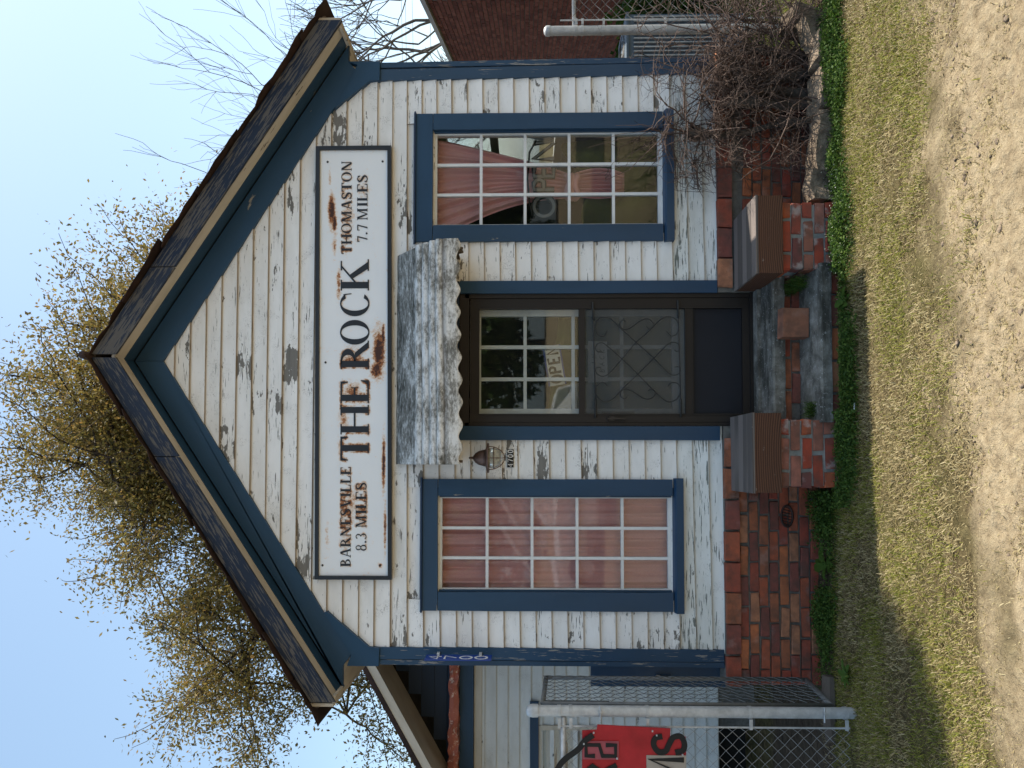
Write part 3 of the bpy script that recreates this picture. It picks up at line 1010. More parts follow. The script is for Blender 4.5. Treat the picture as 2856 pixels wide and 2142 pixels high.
# ================================================================== steps and brick piers
steps = thing('door_steps', (.02, -.3, .02), 'two worn concrete steps with brick risers below the storm door', 'steps')
def tread(y0, y1, z0, z1, th, x0, x1):
    n, k = 14, 4
    vs, fs = [], []
    for i in range(n + 1):
        x = x0 + (x1 - x0) * i / n
        e = random.uniform(-.008, .008)
        prof = [(y0, z0), ((y0 + y1) / 2, (z0 + z1) / 2 + random.uniform(-.002, .002)), (y1 + .012 + e, z1 + random.uniform(-.003, .003)), (y1 + e, z1 - .014), (y1 + e + .004, z1 - th), (y0, z1 - th)]
        vs += [(x, y, z) for y, z in prof]
    p = 6
    for i in range(n):
        for j in range(p):
            fs.append([i * p + j, (i + 1) * p + j, (i + 1) * p + (j + 1) % p, i * p + (j + 1) % p])
    fs += [list(range(p)), [n * p + j for j in range(p - 1, -1, -1)]]
    return mesh_np('tread', vs, fs, 'concrete', steps)
tread(-.04, -.325, .425, .40, .085, -.44, .56)
tread(-.28, -.555, .205, .170, .075, -.46, .58)
core = MB()
core.box(-.44, .55, -.275, -.063, -.1, .32)
core.box(-.46, .58, -.50, -.276, -.1, .10)
core.build('step_core', 'mortar', steps)
r = random.Random(5)
for z, y, off in ((.292, -.285, 0), (.226, -.287, .1), (.062, -.515, .05)):
    x = -.43 - off
    while x < .5:
        if not (x < -.48):
            inst(r.choice(BS), 'brick', steps, (x + .1, y + r.uniform(-.006, .004), z + r.uniform(-.003, .003)), r.uniform(-.03, .03))
        x += .217
lb = brick_set('brick_loose', .20, .085, .175, 1, .004)[0]
lbo = bpy.data.objects.new('loose_block', lb)
COL.objects.link(lbo)
lbo.location = (.212, -.435, .283)
lbo.rotation_euler = (.06, 0, -.03)
tag(lbo, 'square brown clay block leaning on the lower door step', 'block')

BP = brick_set('brick_pier', .203, .095, .060, 6, .005)
BPH = brick_set('brick_pier', .098, .095, .060, 4, .005)
def pier(x0, x1, ztop, label, seed, zc):
    r = random.Random(seed)
    p = thing('step_pier', ((x0 + x1) / 2, -.3, .02), label, 'pier', 'brick piers flanking the door steps')
    yf = -.525
    MB().box(x0 + .012, x1 - .012, yf + .014, -.064, -.12, ztop).build('pier_core', 'mortar_light', p)
    pitch = .0735
    c = 0
    z = ztop - .034
    while z > -.06:
        ww = x1 - x0
        if c % 2 == 0:
            spans = [(0, .10), (.112, .215), (.345, .10)] if ww < .447 else [(0, .10), (.115, .212), (.345, .10)]
        else:
            spans = [(0, .217), (.233, .214)]
        for a, w in spans:
            src = r.choice(BPH) if w < .15 else r.choice(BP)
            inst(src, 'brick', p, (x0 + a + w / 2, yf + r.uniform(-.006, .004), z + r.uniform(-.003, .003)), r.uniform(-.02, .02))
        for sx_, xx_ in ((1, x0), (-1, x1)):       # the returning sides
            y = yf + (.11 if c % 2 else .02)
            while y < -.12:
                o = inst(r.choice(BP), 'brick', p, (xx_ + (r.uniform(-.003, .003)), y + .19, z), 0, rot=(0, 0, -sx_ * math.pi / 2))
                y += .215
        z -= pitch
        c += 1
    # wooden box cap: front board, side boards, top boards
    cx0, cx1, cy = x0 - .032, x1 + .034, -.562
    cp = MB().box(cx0 + .02, cx1 - .02, cy + .025, -.066, ztop, zc - .03).build('wooden_cap', 'cap_front', p)
    MB().box(cx0, cx1, cy, cy + .022, ztop - .004, zc - .004).build('cap_board', 'cap_front', cp, (1, 0, 0))
    MB().box(cx0 + .001, cx0 + .022, cy + .0225, -.064, ztop - .003, zc - .005).build('cap_board', 'cap_front', cp, (0, 1, 0))
    MB().box(cx1 - .022, cx1 - .001, cy + .0225, -.064, ztop - .003, zc - .005).build('cap_board', 'cap_front', cp, (0, 1, 0))
    nb = 5
    for i in range(nb):
        ya = cy - .004 + (-.066 - cy + .004) * i / nb
        yb = cy - .004 + (-.066 - cy + .004) * (i + 1) / nb - .003
        dz = random.uniform(-.0015, .0015)
        MB().box(cx0 - .003, cx1 + .003, ya, yb, zc - .0035, zc + .012 + dz).build('cap_board', 'cap_top', cp, (1, 0, 0))
    return p
pier(-.883, -.435, .437, 'brick pier with grey-brown wooden cap below the wall lamp', 3, .608)
pier(.541, .985, .41, 'brick pier with half-sunlit wooden cap beside the bush bed', 8, .570)

# ================================================================== awning over the door
aw = thing('door_awning', (0.03, 0, 3.02), 'lichen-spotted grey ribbed awning with scalloped edge over the door', 'awning')
ax0, ax1 = -.735, .795
prof, grv = [], []
top = [(-.004, 3.03), (-.23, 2.845)]
for f in np.linspace(0, 1, 12):
    rip = .0035 * math.sin(f * 40)
    prof.append((top[0][0] + (top[1][0] - top[0][0]) * f, top[0][1] + (top[1][1] - top[0][1]) * f + rip))
    grv.append(0.)
ribs = [(-.23, 2.845), (-.285, 2.79), (-.33, 2.735), (-.375, 2.68), (-.405, 2.632)]
for a, b in zip(ribs[:-1], ribs[1:]):
    for f in np.linspace(.08, 1, 10):
        o = .026 * abs(math.sin(math.pi * f)) ** .6
        nx_, nz_ = -.75, .66
        prof.append((a[0] + (b[0] - a[0]) * f + nx_ * o, a[1] + (b[1] - a[1]) * f + nz_ * o))
        grv.append(1. if f > .9 or f < .1 else 0.)
for f in np.linspace(.1, 1, 5):
    prof.append((-.418 - .002 * f, 2.632 - .108 * f))
    grv.append(.6 if f < .2 else 0.)
nxs = 180
vs, gv, fs = [], [], []
np_ = len(prof)
for i in range(nxs + 1):
    x = ax0 + (ax1 - ax0) * i / nxs
    sag = .012 * (x / .77) + .004 * math.sin(x * 5)
    for j, (y, z) in enumerate(prof):
        zz_ = z + sag * (j / np_) + .0
        if j == np_ - 1:
            zz_ += .014 * math.sin(2 * math.pi * (x - ax0) / .152)
        vs.append((x, y + .0015 * math.sin(x * 23 + j), zz_))
        gv.append(grv[j])
nv = len(vs)
vs += [(x, y + .0035, z - .003) for x, y, z in vs]
gv += gv
for i in range(nxs):
    for j in range(np_ - 1):
        a, b = i * np_ + j, (i + 1) * np_ + j
        fs.append([a, a + 1, b + 1, b])
        fs.append([nv + a, nv + b, nv + b + 1, nv + a + 1])
    a, b = i * np_ + np_ - 1, (i + 1) * np_ + np_ - 1
    fs.append([a, nv + a, nv + b, b])
for i in (0, nxs):
    for j in range(np_ - 1):
        a = i * np_ + j
        fs.append([a, nv + a, nv + a + 1, a + 1] if i == 0 else [a, a + 1, nv + a + 1, nv + a])
mesh_np('ribbed_sheet', vs, fs, 'awning', aw, smooth=True, attr={'groove': gv, 'upper': [1. if p[2] > 2.85 else 0. for p in vs]})
for xb, nm in ((ax0 + .012, 0), (ax1 - .03, 1)):
    poly = [(-.01, 2.98), (-.225, 2.82), (-.395, 2.62), (-.36, 2.56), (-.01, 2.60)]
    teeth = [(-.36, 2.575), (-.33, 2.53), (-.30, 2.565), (-.26, 2.515), (-.23, 2.56), (-.18, 2.52), (-.15, 2.56), (-.01, 2.56)]
    MB().extrude_x(poly[:3] + teeth, xb, xb + .018).build('end_bracket', 'bark', aw)
for xb in (ax0 + .05, 0, ax1 - .05):
    MB().box(xb - .012, xb + .012, -.398, -.003, 2.60, 2.62).build('support_bar', 'iron', aw)

# ================================================================== the big enamel sign
def arc(cx, cy, rx, ry, a0, a1, tx, ty, n=20):
    """ring section; tx, ty wall thickness in x and y"""
    out = []
    for i in range(n):
        q = []
        for a, f in ((a0 + (a1 - a0) * i / n, 0), (a0 + (a1 - a0) * (i + 1) / n, 0), (a0 + (a1 - a0) * (i + 1) / n, 1), (a0 + (a1 - a0) * i / n, 1)):
            a = rad(a)
            q.append((cx + (rx - tx * f) * math.cos(a), cy + (ry - ty * f) * math.sin(a)))
        out.append(q)
    return out
def rc_(x0, y0, x1, y1):
    return [[(x0, y0), (x1, y0), (x1, y1), (x0, y1)]]
def dg(xa, ya, xb, yb, w):
    return [[(xa - w / 2, ya), (xa + w / 2, ya), (xb + w / 2, yb), (xb - w / 2, yb)]]
ST, TH, SH, SE = .205, .06, .045, .07
def srf(x0, x1, y, e=SE):
    q = rc_(x0 - e, 0, x1 + e, SH) if y == 0 else rc_(x0 - e, 1 - SH, x1 + e, 1)
    return q
def stem(x, w=ST, bot=True, top_=True):
    o = rc_(x, 0, x + w, 1)
    if bot:
        o += srf(x, x + w, 0)
    if top_:
        o += srf(x, x + w, 1)
    return o
def glyph(ch):
    if ch == 'T':
        return .86, stem(.345, top_=False) + rc_(.02, .94, .84, 1) + [[(.02, .94), (.02, .74), (.05, .74), (.11, .94)], [(.84, .94), (.75, .94), (.81, .74), (.84, .74)]]
    if ch == 'H':
        return 1.02, stem(.1) + stem(.75) + rc_(.27, .47, .75, .53)
    if ch == 'E':
        return .82, stem(.1) + rc_(.2, .945, .74, 1) + rc_(.2, .475, .55, .53) + rc_(.2, 0, .78, .055) + [[(.74, .95), (.66, .95), (.71, .74), (.74, .74)], [(.78, .05), (.68, .05), (.755, .28), (.785, .28)], [(.55, .63), (.525, .63), (.525, .38), (.55, .38)]]
    if ch == 'R':
        return .95, stem(.1) + arc(.3, .735, .40, .265, -90, 90, ST * .95, TH) + rc_(.2, .945, .32, 1) + rc_(.2, .47, .4, .53) + [[(.38, .5), (.57, .5), (.93, .03), (.72, .03)]] + rc_(.72, 0, .97, SH)
    if ch == 'B':
        return .8, stem(.1) + arc(.32, .76, .33, .24, -90, 90, ST * .9, TH) + arc(.34, .265, .40, .265, -90, 90, ST * .95, TH) + rc_(.2, .945, .34, 1) + rc_(.2, .475, .36, .535) + rc_(.2, 0, .36, .055)
    if ch == 'O':
        return 1.0, arc(.5, .5, .47, .52, 0, 360, ST, .045, 40)
    if ch == 'C':
        return .93, arc(.5, .5, .47, .52, 42, 318, ST, .045, 34) + [[(.83, .86), (.86, .86), (.89, .62), (.86, .62)], [(.80, .9), (.86, .9), (.86, .78), (.82, .82)]]
    if ch == 'K':
        return 1.02, stem(.1) + [[(.27, .42), (.27, .5), (.77, .97), (.85, .97)]] + [[(.40, .60), (.52, .70), (.95, .03), (.73, .03)]] + rc_(.66, 0, 1.03, SH) + rc_(.68, 1 - SH, .98, 1)
    if ch == 'A':
        return .95, dg(.14, .02, .44, 1, .07) + dg(.78, .02, .50, 1, .18) + rc_(.25, .31, .68, .365) + rc_(.02, 0, .28, SH) + rc_(.63, 0, .95, SH)
    if ch == 'V':
        return .95, dg(.20, .98, .47, 0, .18) + dg(.80, .98, .52, 0, .07) + rc_(.03, 1 - SH, .36, 1) + rc_(.68, 1 - SH, .95, 1)
    if ch == 'I':
        return .4, stem(.12)
    if ch == 'L':
        return .76, stem(.1) + rc_(.2, 0, .72, .055) + [[(.72, .05), (.62, .05), (.70, .28), (.73, .28)]]
    if ch == 'M':
        return 1.18, rc_(.13, 0, .19, 1) + stem(.88, ST) + srf(.13, .19, 0) + rc_(.03, 1 - SH, .2, 1) + [[(.13, 1), (.31, 1), (.63, 0), (.55, 0)]] + [[(.55, 0), (.62, 0), (.95, 1), (.88, 1)]]
    if ch == 'N':
        return 1.02, rc_(.13, 0, .19, 1) + srf(.13, .19, 0) + rc_(.82, 0, .88, 1) + srf(.82, .88, 1) + [[(.06, 1), (.28, 1), (.88, 0), (.72, 0)]]
    if ch == 'S':
        pts = bez([(.60, .76), (.52, .92), (.36, .97), (.20, .90), (.13, .76), (.22, .60), (.42, .48), (.58, .36), (.62, .22), (.52, .07), (.34, .02), (.18, .08), (.10, .26)], 6)
        n = len(pts)
        ws = [.05 + .12 * max(0, math.sin(math.pi * i / (n - 1))) ** 2 for i in range(n)]
        return .72, ribbon(pts, ws) + [[(.60, .98), (.62, .98), (.65, .70), (.61, .70)], [(.08, .3), (.11, .3), (.11, .02), (.08, .02)]]
    if ch == '8':
        return .66, arc(.33, .75, .24, .25, 0, 360, .1, .05, 24) + arc(.33, .27, .28, .28, 0, 360, .12, .055, 24)
    if ch == '3':
        return .62, arc(.26, .75, .26, .25, -90, 150, .11, .05, 16) + arc(.26, .27, .29, .28, -150, 90, .12, .055, 16)
    if ch == '7':
        return .64, rc_(.06, .91, .6, 1) + [[(.5, .95), (.6, .95), (.36, 0), (.24, 0)]] + [[(.06, .93), (.06, .76), (.09, .76), (.13, .93)]]
    if ch == '.':
        return .3, arc(.14, .08, .09, .09, 0, 360, .088, .088, 14)
    return .45, []
sign = thing('town_name_sign', (.02, -.04, 3.04), 'long white enamel sign with black frame reading THE ROCK, rust around its letters', 'sign')
sgn_x0, sgn_x1 = -1.562, 1.600
slo = .008
LET = []          # polygons for the rust map
def place(text, x0, x1, zb, zt_, each=None):
    global ST
    ST = .205 if each else .16
    h = zt_ - zb
    if each is None:
        gs = [(c,) + glyph(c) for c in text]
        gap = .08
        tot = sum(g[1] for g in gs) + gap * (len(gs) - 1)
        k = (x1 - x0) / tot
        x = x0
        jobs = []
        for c, w, ps in gs:
            jobs.append((ps, x, k))
            x += (w + gap) * k
    else:
        jobs = []
        for c, (a, b) in zip(text, each):
            w, ps = glyph(c)
            jobs.append((ps, a, (b - a) / w))
    for ps, x, k in jobs:
        if not ps:
            continue
        m = MB()
        for i, p in enumerate(ps):
            q = [(x + px * k, zb + pz * h + slo * (x + px * k)) for px, pz in p]
            LET.append(q)
            m.prism(q, -.0475 - .00012 * (i % 7), -.044)
        m.build('letter', 'black', sign)
place('THE', 0, 0, 3.218, 3.425, [(-.712, -.530), (-.525, -.305), (-.298, -.116)])
place('ROCK', 0, 0, 3.218, 3.425, [(-.051, .160), (.130, .322), (.338, .520), (.526, .760)])
place('THOMASTON', .802, 1.494, 3.346, 3.420)
place('7.7', .888, 1.022, 3.229, 3.304)
place('MILES', 1.05, 1.388, 3.229, 3.304)
place('BARNESVILLE', -1.473, -.752, 3.350, 3.424)
place('8.3', -1.360, -1.228, 3.236, 3.313)
place('MILES', -1.193, -.866, 3.236, 3.313)
# enamel panel with a rust map: rings round the letters and the big blooms of the photograph
RX, RZ = 632, 110
px_ = np.linspace(sgn_x0 + .02, sgn_x1 - .02, RX)
pz_ = np.linspace(3.05 + .02, 3.60 - .012, RZ)
PX, PZ = np.meshgrid(px_, pz_, indexing='ij')
PZs = PZ + slo * PX
mask = np.zeros(PX.shape, bool)
for q in LET:
    q = np.array(q)
    lo, hi = q.min(0), q.max(0)
    i0, i1 = np.searchsorted(px_, [lo[0], hi[0]])
    j0, j1 = np.searchsorted(pz_, [lo[1] - .03, hi[1] + .03])
    if i1 <= i0 or j1 <= j0:
        continue
    sx_, sz_ = PX[i0:i1, j0:j1], PZs[i0:i1, j0:j1]
    ins = np.zeros(sx_.shape, bool)
    for a in range(len(q)):
        x1_, z1_ = q[a]
        x2_, z2_ = q[(a + 1) % len(q)]
        cond = ((z1_ > sz_) != (z2_ > sz_)) & (sx_ < (x2_ - x1_) * (sz_ - z1_) / (z2_ - z1_ + 1e-12) + x1_)
        ins ^= cond
    mask[i0:i1, j0:j1] |= ins
def blur(a, n):
    for _ in range(n):
        b = np.pad(a, 1, mode='edge')
        a = (b[:-2, 1:-1] + b[2:, 1:-1] + b[1:-1, :-2] + b[1:-1, 2:] + 2 * b[1:-1, 1:-1]) / 6
    return a
halo = np.clip(blur(mask.astype(float), 14) * 2.6, 0, 1)
wide = np.clip(blur(mask.astype(float), 30) * 1.4, 0, 1)
lowf = vnoise(PX * 5, PZ * 7, 31)
heat = .62 + .65 * np.clip(1 - np.abs(PX + .35) / .55, 0, 1) + .35 * np.clip(1 - np.abs(PX - 1.0) / .35, 0, 1) + .45 * np.clip(1 - np.abs(PX + 1.1) / .5, 0, 1) - .35 * ((PX > .14) & (PX < .76))
rust = np.minimum(halo * heat * (.5 + .6 * lowf), .27 + .33 * vnoise(PX * 26, PZ * 30, 33)) * (.35 + .65 * (lowf > .3)) + wide * .22 * heat * lowf
def bloom(cx, cz, rx, rz, amp):
    global rust
    d = ((PX - cx) / rx) ** 2 + ((PZs - cz) / rz) ** 2
    rust = np.maximum(rust, amp * np.exp(-d * 1.1))
bloom(1.12, 3.50, .13, .030, 1.0)
bloom(1.03, 3.48, .08, .020, .95)
bloom(1.20, 3.505, .07, .022, .85)
bloom(1.37, 3.517, .08, .013, .45)
bloom(.86, 3.478, .10, .016, .5)
bloom(.10, 3.145, .17, .05, .95)
bloom(.20, 3.115, .09, .016, .95)
bloom(-.05, 3.16, .08, .055, .92)
bloom(.59, 3.445, .14, .018, .65)
bloom(-.72, 3.105, .22, .016, .95)
bloom(-1.2, 3.092, .20, .012, .75)
bloom(-1.26, 3.51, .13, .022, .33)
bloom(-.22, 3.34, .09, .07, .60)
bloom(-.40, 3.40, .10, .04, .5)
bloom(-.62, 3.42, .12, .03, .5)
bloom(1.1, 3.38, .18, .05, .5)
bloom(1.28, 3.27, .10, .05, .4)
bloom(-1.0, 3.33, .2, .07, .36)
bloom(.03, 3.33, .08, .10, .6)
bloom(-1.46, 3.125, .02, .016, .8)
edge = np.minimum(np.minimum(PX - px_[0], px_[-1] - PX), np.minimum(PZ - pz_[0], pz_[-1] - PZ))
rust = np.maximum(rust, .42 * np.exp(-edge / .008))
ii = np.arange(RX * RZ).reshape(RX, RZ)
Fs = np.stack([ii[:-1, :-1], ii[1:, :-1], ii[1:, 1:], ii[:-1, 1:]], -1).reshape(-1, 4)
yy = -.0435 + 0 * PX
mesh_np('enamel_panel', np.stack([PX, yy, PZs], -1).reshape(-1, 3), Fs, 'enamel', sign, attr={'rust': rust.ravel()})
bk = MB()
zlo = lambda x: 3.052 + slo * x
zhi = lambda x: 3.606 + slo * x
def bar(poly, y0, y1, nm='sign_frame', mt='black'):
    MB().prism(poly, y0, y1).build(nm, mt, sign)
a, b, w = sgn_x0, sgn_x1, .027
bar([(a, zlo(a)), (b, zlo(b)), (b - w, zlo(b) + w), (a + w, zlo(a) + w)], -.062, -.026)
bar([(a, zhi(a)), (a + w, zhi(a) - w), (b - w, zhi(b) - w), (b, zhi(b))], -.062, -.026)
bar([(a, zlo(a) + .0005), (a + w, zlo(a) + w + .0005), (a + w, zhi(a) - w - .0005), (a, zhi(a) - .0005)], -.061, -.026)
bar([(b, zlo(b) + .0005), (b, zhi(b) - .0005), (b - w, zhi(b) - w - .0005), (b - w, zlo(b) + w + .0005)], -.061, -.026)
bar([(a + .01, zlo(a) + .01), (b - .01, zlo(b) + .01), (b - .01, zhi(b) - .01), (a + .01, zhi(a) - .01)], -.040, -.025, 'backing_board', 'black')
for x, z in ((1.487, 3.129), (1.487, 3.535), (.006, 3.535), (-1.462, 3.542), (-1.462, 3.126)):
    MB().lathe([(0, -.004), (.008, -.002), (.0085, 0)], (0, 0, 0), 10)
    m = MB()
    n = 10
    vs = [(x, -.050, z)] + [(x + .0085 * math.cos(t), -.0465, z + .0085 * math.sin(t)) for t in np.linspace(0, 2 * math.pi, n, endpoint=False)]
    m.add(vs, [[0, 1 + i, 1 + (i + 1) % n] for i in range(n)])
    m.build('bolt', 'iron', sign)

# ================================================================== lamp and house numbers
lamp = thing('wall_lamp', (-.69, -.02, 2.36), 'tarnished copper nautical wall lamp with caged glass globe under awning end', 'lamp')
lc = (-.689, -.155, 2.352)
MB().lathe([(.105, -.012), (.106, -.004), (.075, .004), (.06, .012), (.056, .03), (.050, .055), (.034, .082), (.012, .098), (0, .1)], lc, 28).build('lamp_hood', 'copper', lamp, smooth=True)
MB().lathe([(.104, -.014), (.07, -.004), (.05, 0)], lc, 28).build('hood_underside', 'copper', lamp, smooth=True)
MB().lathe([(.064, -.004), (.070, -.03), (.070, -.055), (.06, -.085), (.035, -.108), (0, -.116)], lc, 24).build('glass_globe', 'globe', lamp, smooth=True)
MB().lathe([(.018, -.008), (.022, -.03), (.024, -.055), (.014, -.075), (0, -.08)], lc, 14).build('bulb', 'paper', lamp, smooth=True)
cg = MB()
for a in (0, math.pi / 2):
    pts = []
    for t in np.linspace(0, math.pi, 17):
        rr = .082 * math.cos(t) * (1 if abs(math.cos(t)) < .9 else 1)
        pts.append((lc[0] + rr * math.cos(a), lc[1] + rr * math.sin(a), lc[2] - .012 - .113 * math.sin(t)))
    cg.tube(pts, .003, 5)
cg.tube([(lc[0] + .08 * math.cos(t), lc[1] + .08 * math.sin(t), lc[2] - .05) for t in np.linspace(0, 2 * math.pi, 25)], .003, 5)
cg.build('wire_cage', 'copper', lamp)
br = MB()
br.tube([(lc[0], -.02, 2.40), (lc[0], -.06, 2.45), (lc[0], -.11, 2.475), (lc[0], -.15, 2.455), (lc[0], -.155, 2.44)], .009, 8)
br.build('bracket_arm', 'copper', lamp, smooth=True)
MB().lathe([(.035, 0), (.035, .006), (0, .007)], (0, 0, 0), 16)
MB().box(lc[0] - .03, lc[0] + .03, -.035, -.021, 2.37, 2.43).build('wall_plate', 'copper', lamp)

DIG = {'4': [[(.72, .02), (.72, .98), (.12, .34), (.92, .34)]], '7': [[(.1, .95), (.88, .95), (.42, .02)]],
       '0': [[(.5 + .36 * math.cos(t), .5 + .46 * math.sin(t)) for t in np.linspace(0, 2 * math.pi, 20)]]}
hn = thing('house_number', (-.69, -.024, 2.19), 'small black house number tiles reading 4700 below the wall lamp', 'house number')
for i, c in enumerate('4700'):
    x = -.756 + i * .0333
    t_ = MB().box(x, x + .0305, -.034, -.022, 2.166, 2.212).build('number_tile', 'ink', hn)
    m = MB()
    for st in DIG[c]:
        for q in ribbon([(x + .003 + p[0] * .0245, 2.169 + p[1] * .040) for p in st], .0055):
            m.prism(q, -.036, -.0342)
    m.build('digit', 'white_ink', hn)
bs = thing('address_marker', (-2.095, -.05, 2.55), 'narrow blue address plate reading 4700 set edge-on upon the corner board', 'sign')
ys = -.115
MB().box(-2.097, -2.093, -.185, -.045, 2.318, 2.785).build('plate', 'sign_blue', bs)
for z in (2.40, 2.70):
    MB().box(-2.105, -2.075, -.075, -.036, z - .01, z + .01).build('bracket', 'galv', bs)
for sx_ in (-1, 1):
    for i, c in enumerate('4700'):
        z1_ = 2.765 - i * .108
        m = MB()
        for st in DIG[c]:
            for q in ribbon([(-.170 + .10 * p[0], z1_ - .095 + .09 * p[1]) for p in st], .016):
                xa = -2.095 + sx_ * .0028
                m.add([(xa, y, z) for y, z in q], [[0, 1, 2, 3]])
        m.build('digit', 'white_ink', bs)

# ================================================================== inside the windows
def sheet(name, fn, nu, nv, mat, parent=None, tagv=None, org=None):
    vs = [fn(i / nu, j / nv) for i in range(nu + 1) for j in range(nv + 1)]
    fs = [[i * (nv + 1) + j, (i + 1) * (nv + 1) + j, (i + 1) * (nv + 1) + j + 1, i * (nv + 1) + j + 1] for i in range(nu) for j in range(nv)]
    o = mesh_np(name, vs, fs, mat, parent, smooth=True, org=org)
    sm = o.modifiers.new('thick', 'SOLIDIFY')
    sm.thickness = .003
    return o
def cur_l(u, v):
    x = -1.70 + .79 * u
    fold = .022 * math.sin(u * 31 + 1.5 * math.sin(v * 3)) + .012 * math.sin(u * 71 + v * 2) + .006 * math.sin(u * 130)
    return (x, .098 + fold * (.6 + .4 * v), .98 + 1.76 * v)
tag(sheet('curtain', cur_l, 120, 24, 'curtain', org=(-1.3, .13, .98)), 'dusty pink curtain drawn fully across the window beside the lamp', 'curtain')
def cur_r(u, v):
    # v 0 bottom .. 1 top; pinched at the tie
    z = 1.34 + 1.42 * v
    tz = (z - 1.74)
    if tz > 0:
        f = (tz / 1.02) ** .85
        xl = 1.28 * (1 - f) + .94 * f + .10 * math.sin(f * 3)
        xr = 1.44 * (1 - f) + 1.735 * f
    else:
        g_ = -tz / .4
        xl, xr = 1.30 - .03 * math.sin(g_ * 3), 1.44 + .05 * math.sin(g_ * 3.)
    wdt = xr - xl
    amp = .028 * (.35 / (wdt + .2))
    return (xl + wdt * u, .125 + amp * math.sin(u * 42 + 2 * v) + .008 * math.sin(u * 90), z)
tag(sheet('curtain', cur_r, 110, 40, 'curtain', org=(1.36, .14, 1.34)), 'dusty pink curtain gathered and tied in the window beside the bush', 'curtain')
tb = thing('curtain_tie', (1.36, .14, 1.70), 'knotted pink tie round the gathered curtain', 'curtain tie')
m = MB()
for k in range(3):
    m.tube([(1.36 + .085 * math.cos(t), .145 + .055 * math.sin(t), 1.70 + .03 * k + .012 * math.sin(3 * t + k)) for t in np.linspace(0, 2 * math.pi, 21)], .024, 6)
m.build('knot', 'curtain', tb, smooth=True)
def gcl(u, v):
    return (1.0 + .78 * u, .24 + .05 * math.sin(u * 14) + .03 * math.sin(v * 9 + u * 5), 1.05 + (.50 + .22 * u + .06 * math.sin(u * 9)) * v)
tag(sheet('cloth', gcl, 50, 16, 'green_cloth', org=(1.4, .24, 1.05)), 'olive green cloth heaped behind the tied curtain', 'cloth')
def gcd(u, v):
    return (-.40 + .84 * u, .20 + .03 * math.sin(u * 12 + v * 3), .9 + (1.02 - .10 * u) * v)
tag(sheet('cloth', gcd, 40, 14, 'green_cloth', org=(0, .2, .9)), 'olive green cloth hanging inside the glazed door', 'cloth')
def ptxt(m, strokes, org, ux, uz, w, y, t=.002):
    for st in strokes:
        for q in ribbon([(org[0] + p[0] * ux[0] + p[1] * uz[0], org[1] + p[0] * ux[1] + p[1] * uz[1]) for p in st], w):
            m.prism(q, y, y + t)
CIR = [(.5 + .42 * math.cos(t), .5 + .48 * math.sin(t)) for t in np.linspace(0, 2 * math.pi, 26)]
LT = {'O': [CIR], 'P': [[(.15, 0), (.15, .97), (.6, .97), (.82, .86), (.84, .7), (.7, .52), (.15, .5)]],
      'E': [[(.85, .97), (.15, .97), (.15, .03), (.85, .03)], [(.15, .5), (.7, .5)]], 'N': [[(.12, 0), (.12, 1), (.88, 0), (.88, 1)]],
      'B': [[(.15, 0), (.15, 1), (.6, .95), (.7, .75), (.55, .55), (.15, .5)], [(.55, .52), (.8, .3), (.6, .03), (.15, 0)]],
      'A': [[(.05, 0), (.5, 1), (.95, 0)], [(.25, .4), (.75, .4)]], 'C': [[(.9, .85), (.5, 1), (.15, .7), (.12, .3), (.45, 0), (.9, .15)]],
      'K': [[(.15, 0), (.15, 1)], [(.85, 1), (.15, .45), (.9, 0)]], 'I': [[(.5, 0), (.5, 1)]]}
ow = thing('open_letters', (1.38, .07, 1.86), 'grey cut-out letters spelling OPEN hung on wire in the window', 'sign')
for c, x0_, w_ in (('O', 1.10, .18), ('P', 1.30, .11), ('E', 1.40, .11), ('N', 1.53, .16)):
    for wd, mt, y in ((.042, 'ink', .078), (.022, 'grey_letter', .074)):
        m = MB()
        ptxt(m, LT[c], (x0_, 1.865), (w_, 0), (0, .155), wd, y, .003)
        m.build('letter' if mt == 'grey_letter' else 'letter_back', mt, ow)
m = MB()
m.tube([(1.10, .076, 2.02), (1.2, .076, 2.05), (1.4, .076, 2.065), (1.6, .076, 2.05), (1.69, .076, 2.0)], .008, 6)
m.build('hanger_wire', 'ink', ow)
od = thing('open_card', (.02, .115, 1.87), 'white card with blue border reading OPEN hung tilted in the glazed door', 'sign')
ang = rad(9)
ux, uz = (math.cos(ang) * .30, math.sin(ang) * .30), (-math.sin(ang) * .135, math.cos(ang) * .135)
o0 = (-.135, 1.775)
def quad(a0, b0, a1, b1):
    return [(o0[0] + a * ux[0] + b * uz[0], o0[1] + a * ux[1] + b * uz[1]) for a, b in ((a0, b0), (a1, b0), (a1, b1), (a0, b1))]
MB().prism(quad(0, 0, 1, 1), .112, .115).build('card', 'paper', od)
MB().prism(quad(0, .90, 1, 1.0), .1105, .1115).build('border', 'sign_blue', od)
MB().prism(quad(0, 0, 1, .09), .1105, .1115).build('border', 'sign_blue', od)
for i, c in enumerate('OPEN'):
    oo = (o0[0] + (.06 + i * .235) * ux[0] + .17 * uz[0], o0[1] + (.06 + i * .235) * ux[1] + .17 * uz[1])
    m = MB()
    ptxt(m, LT[c], oo, (ux[0] * .19, ux[1] * .19), (uz[0] * .64, uz[1] * .64), .019, .1095)
    m.build('letter', 'ink', od)
m = MB()
m.tube([(.13, .113, 1.93), (.03, .118, 2.06), (-.12, .113, 1.91)], .0015, 4)
m.build('string', 'ink', od)
nt = thing('paper_note', (.02, .06, 1.47), 'handwritten paper note reading IN BACK taped inside the screen', 'note')
MB().prism([(-.13, 1.475), (.17, 1.48), (.176, 1.62), (-.132, 1.618)], .060, .062).build('paper', 'paper', nt)
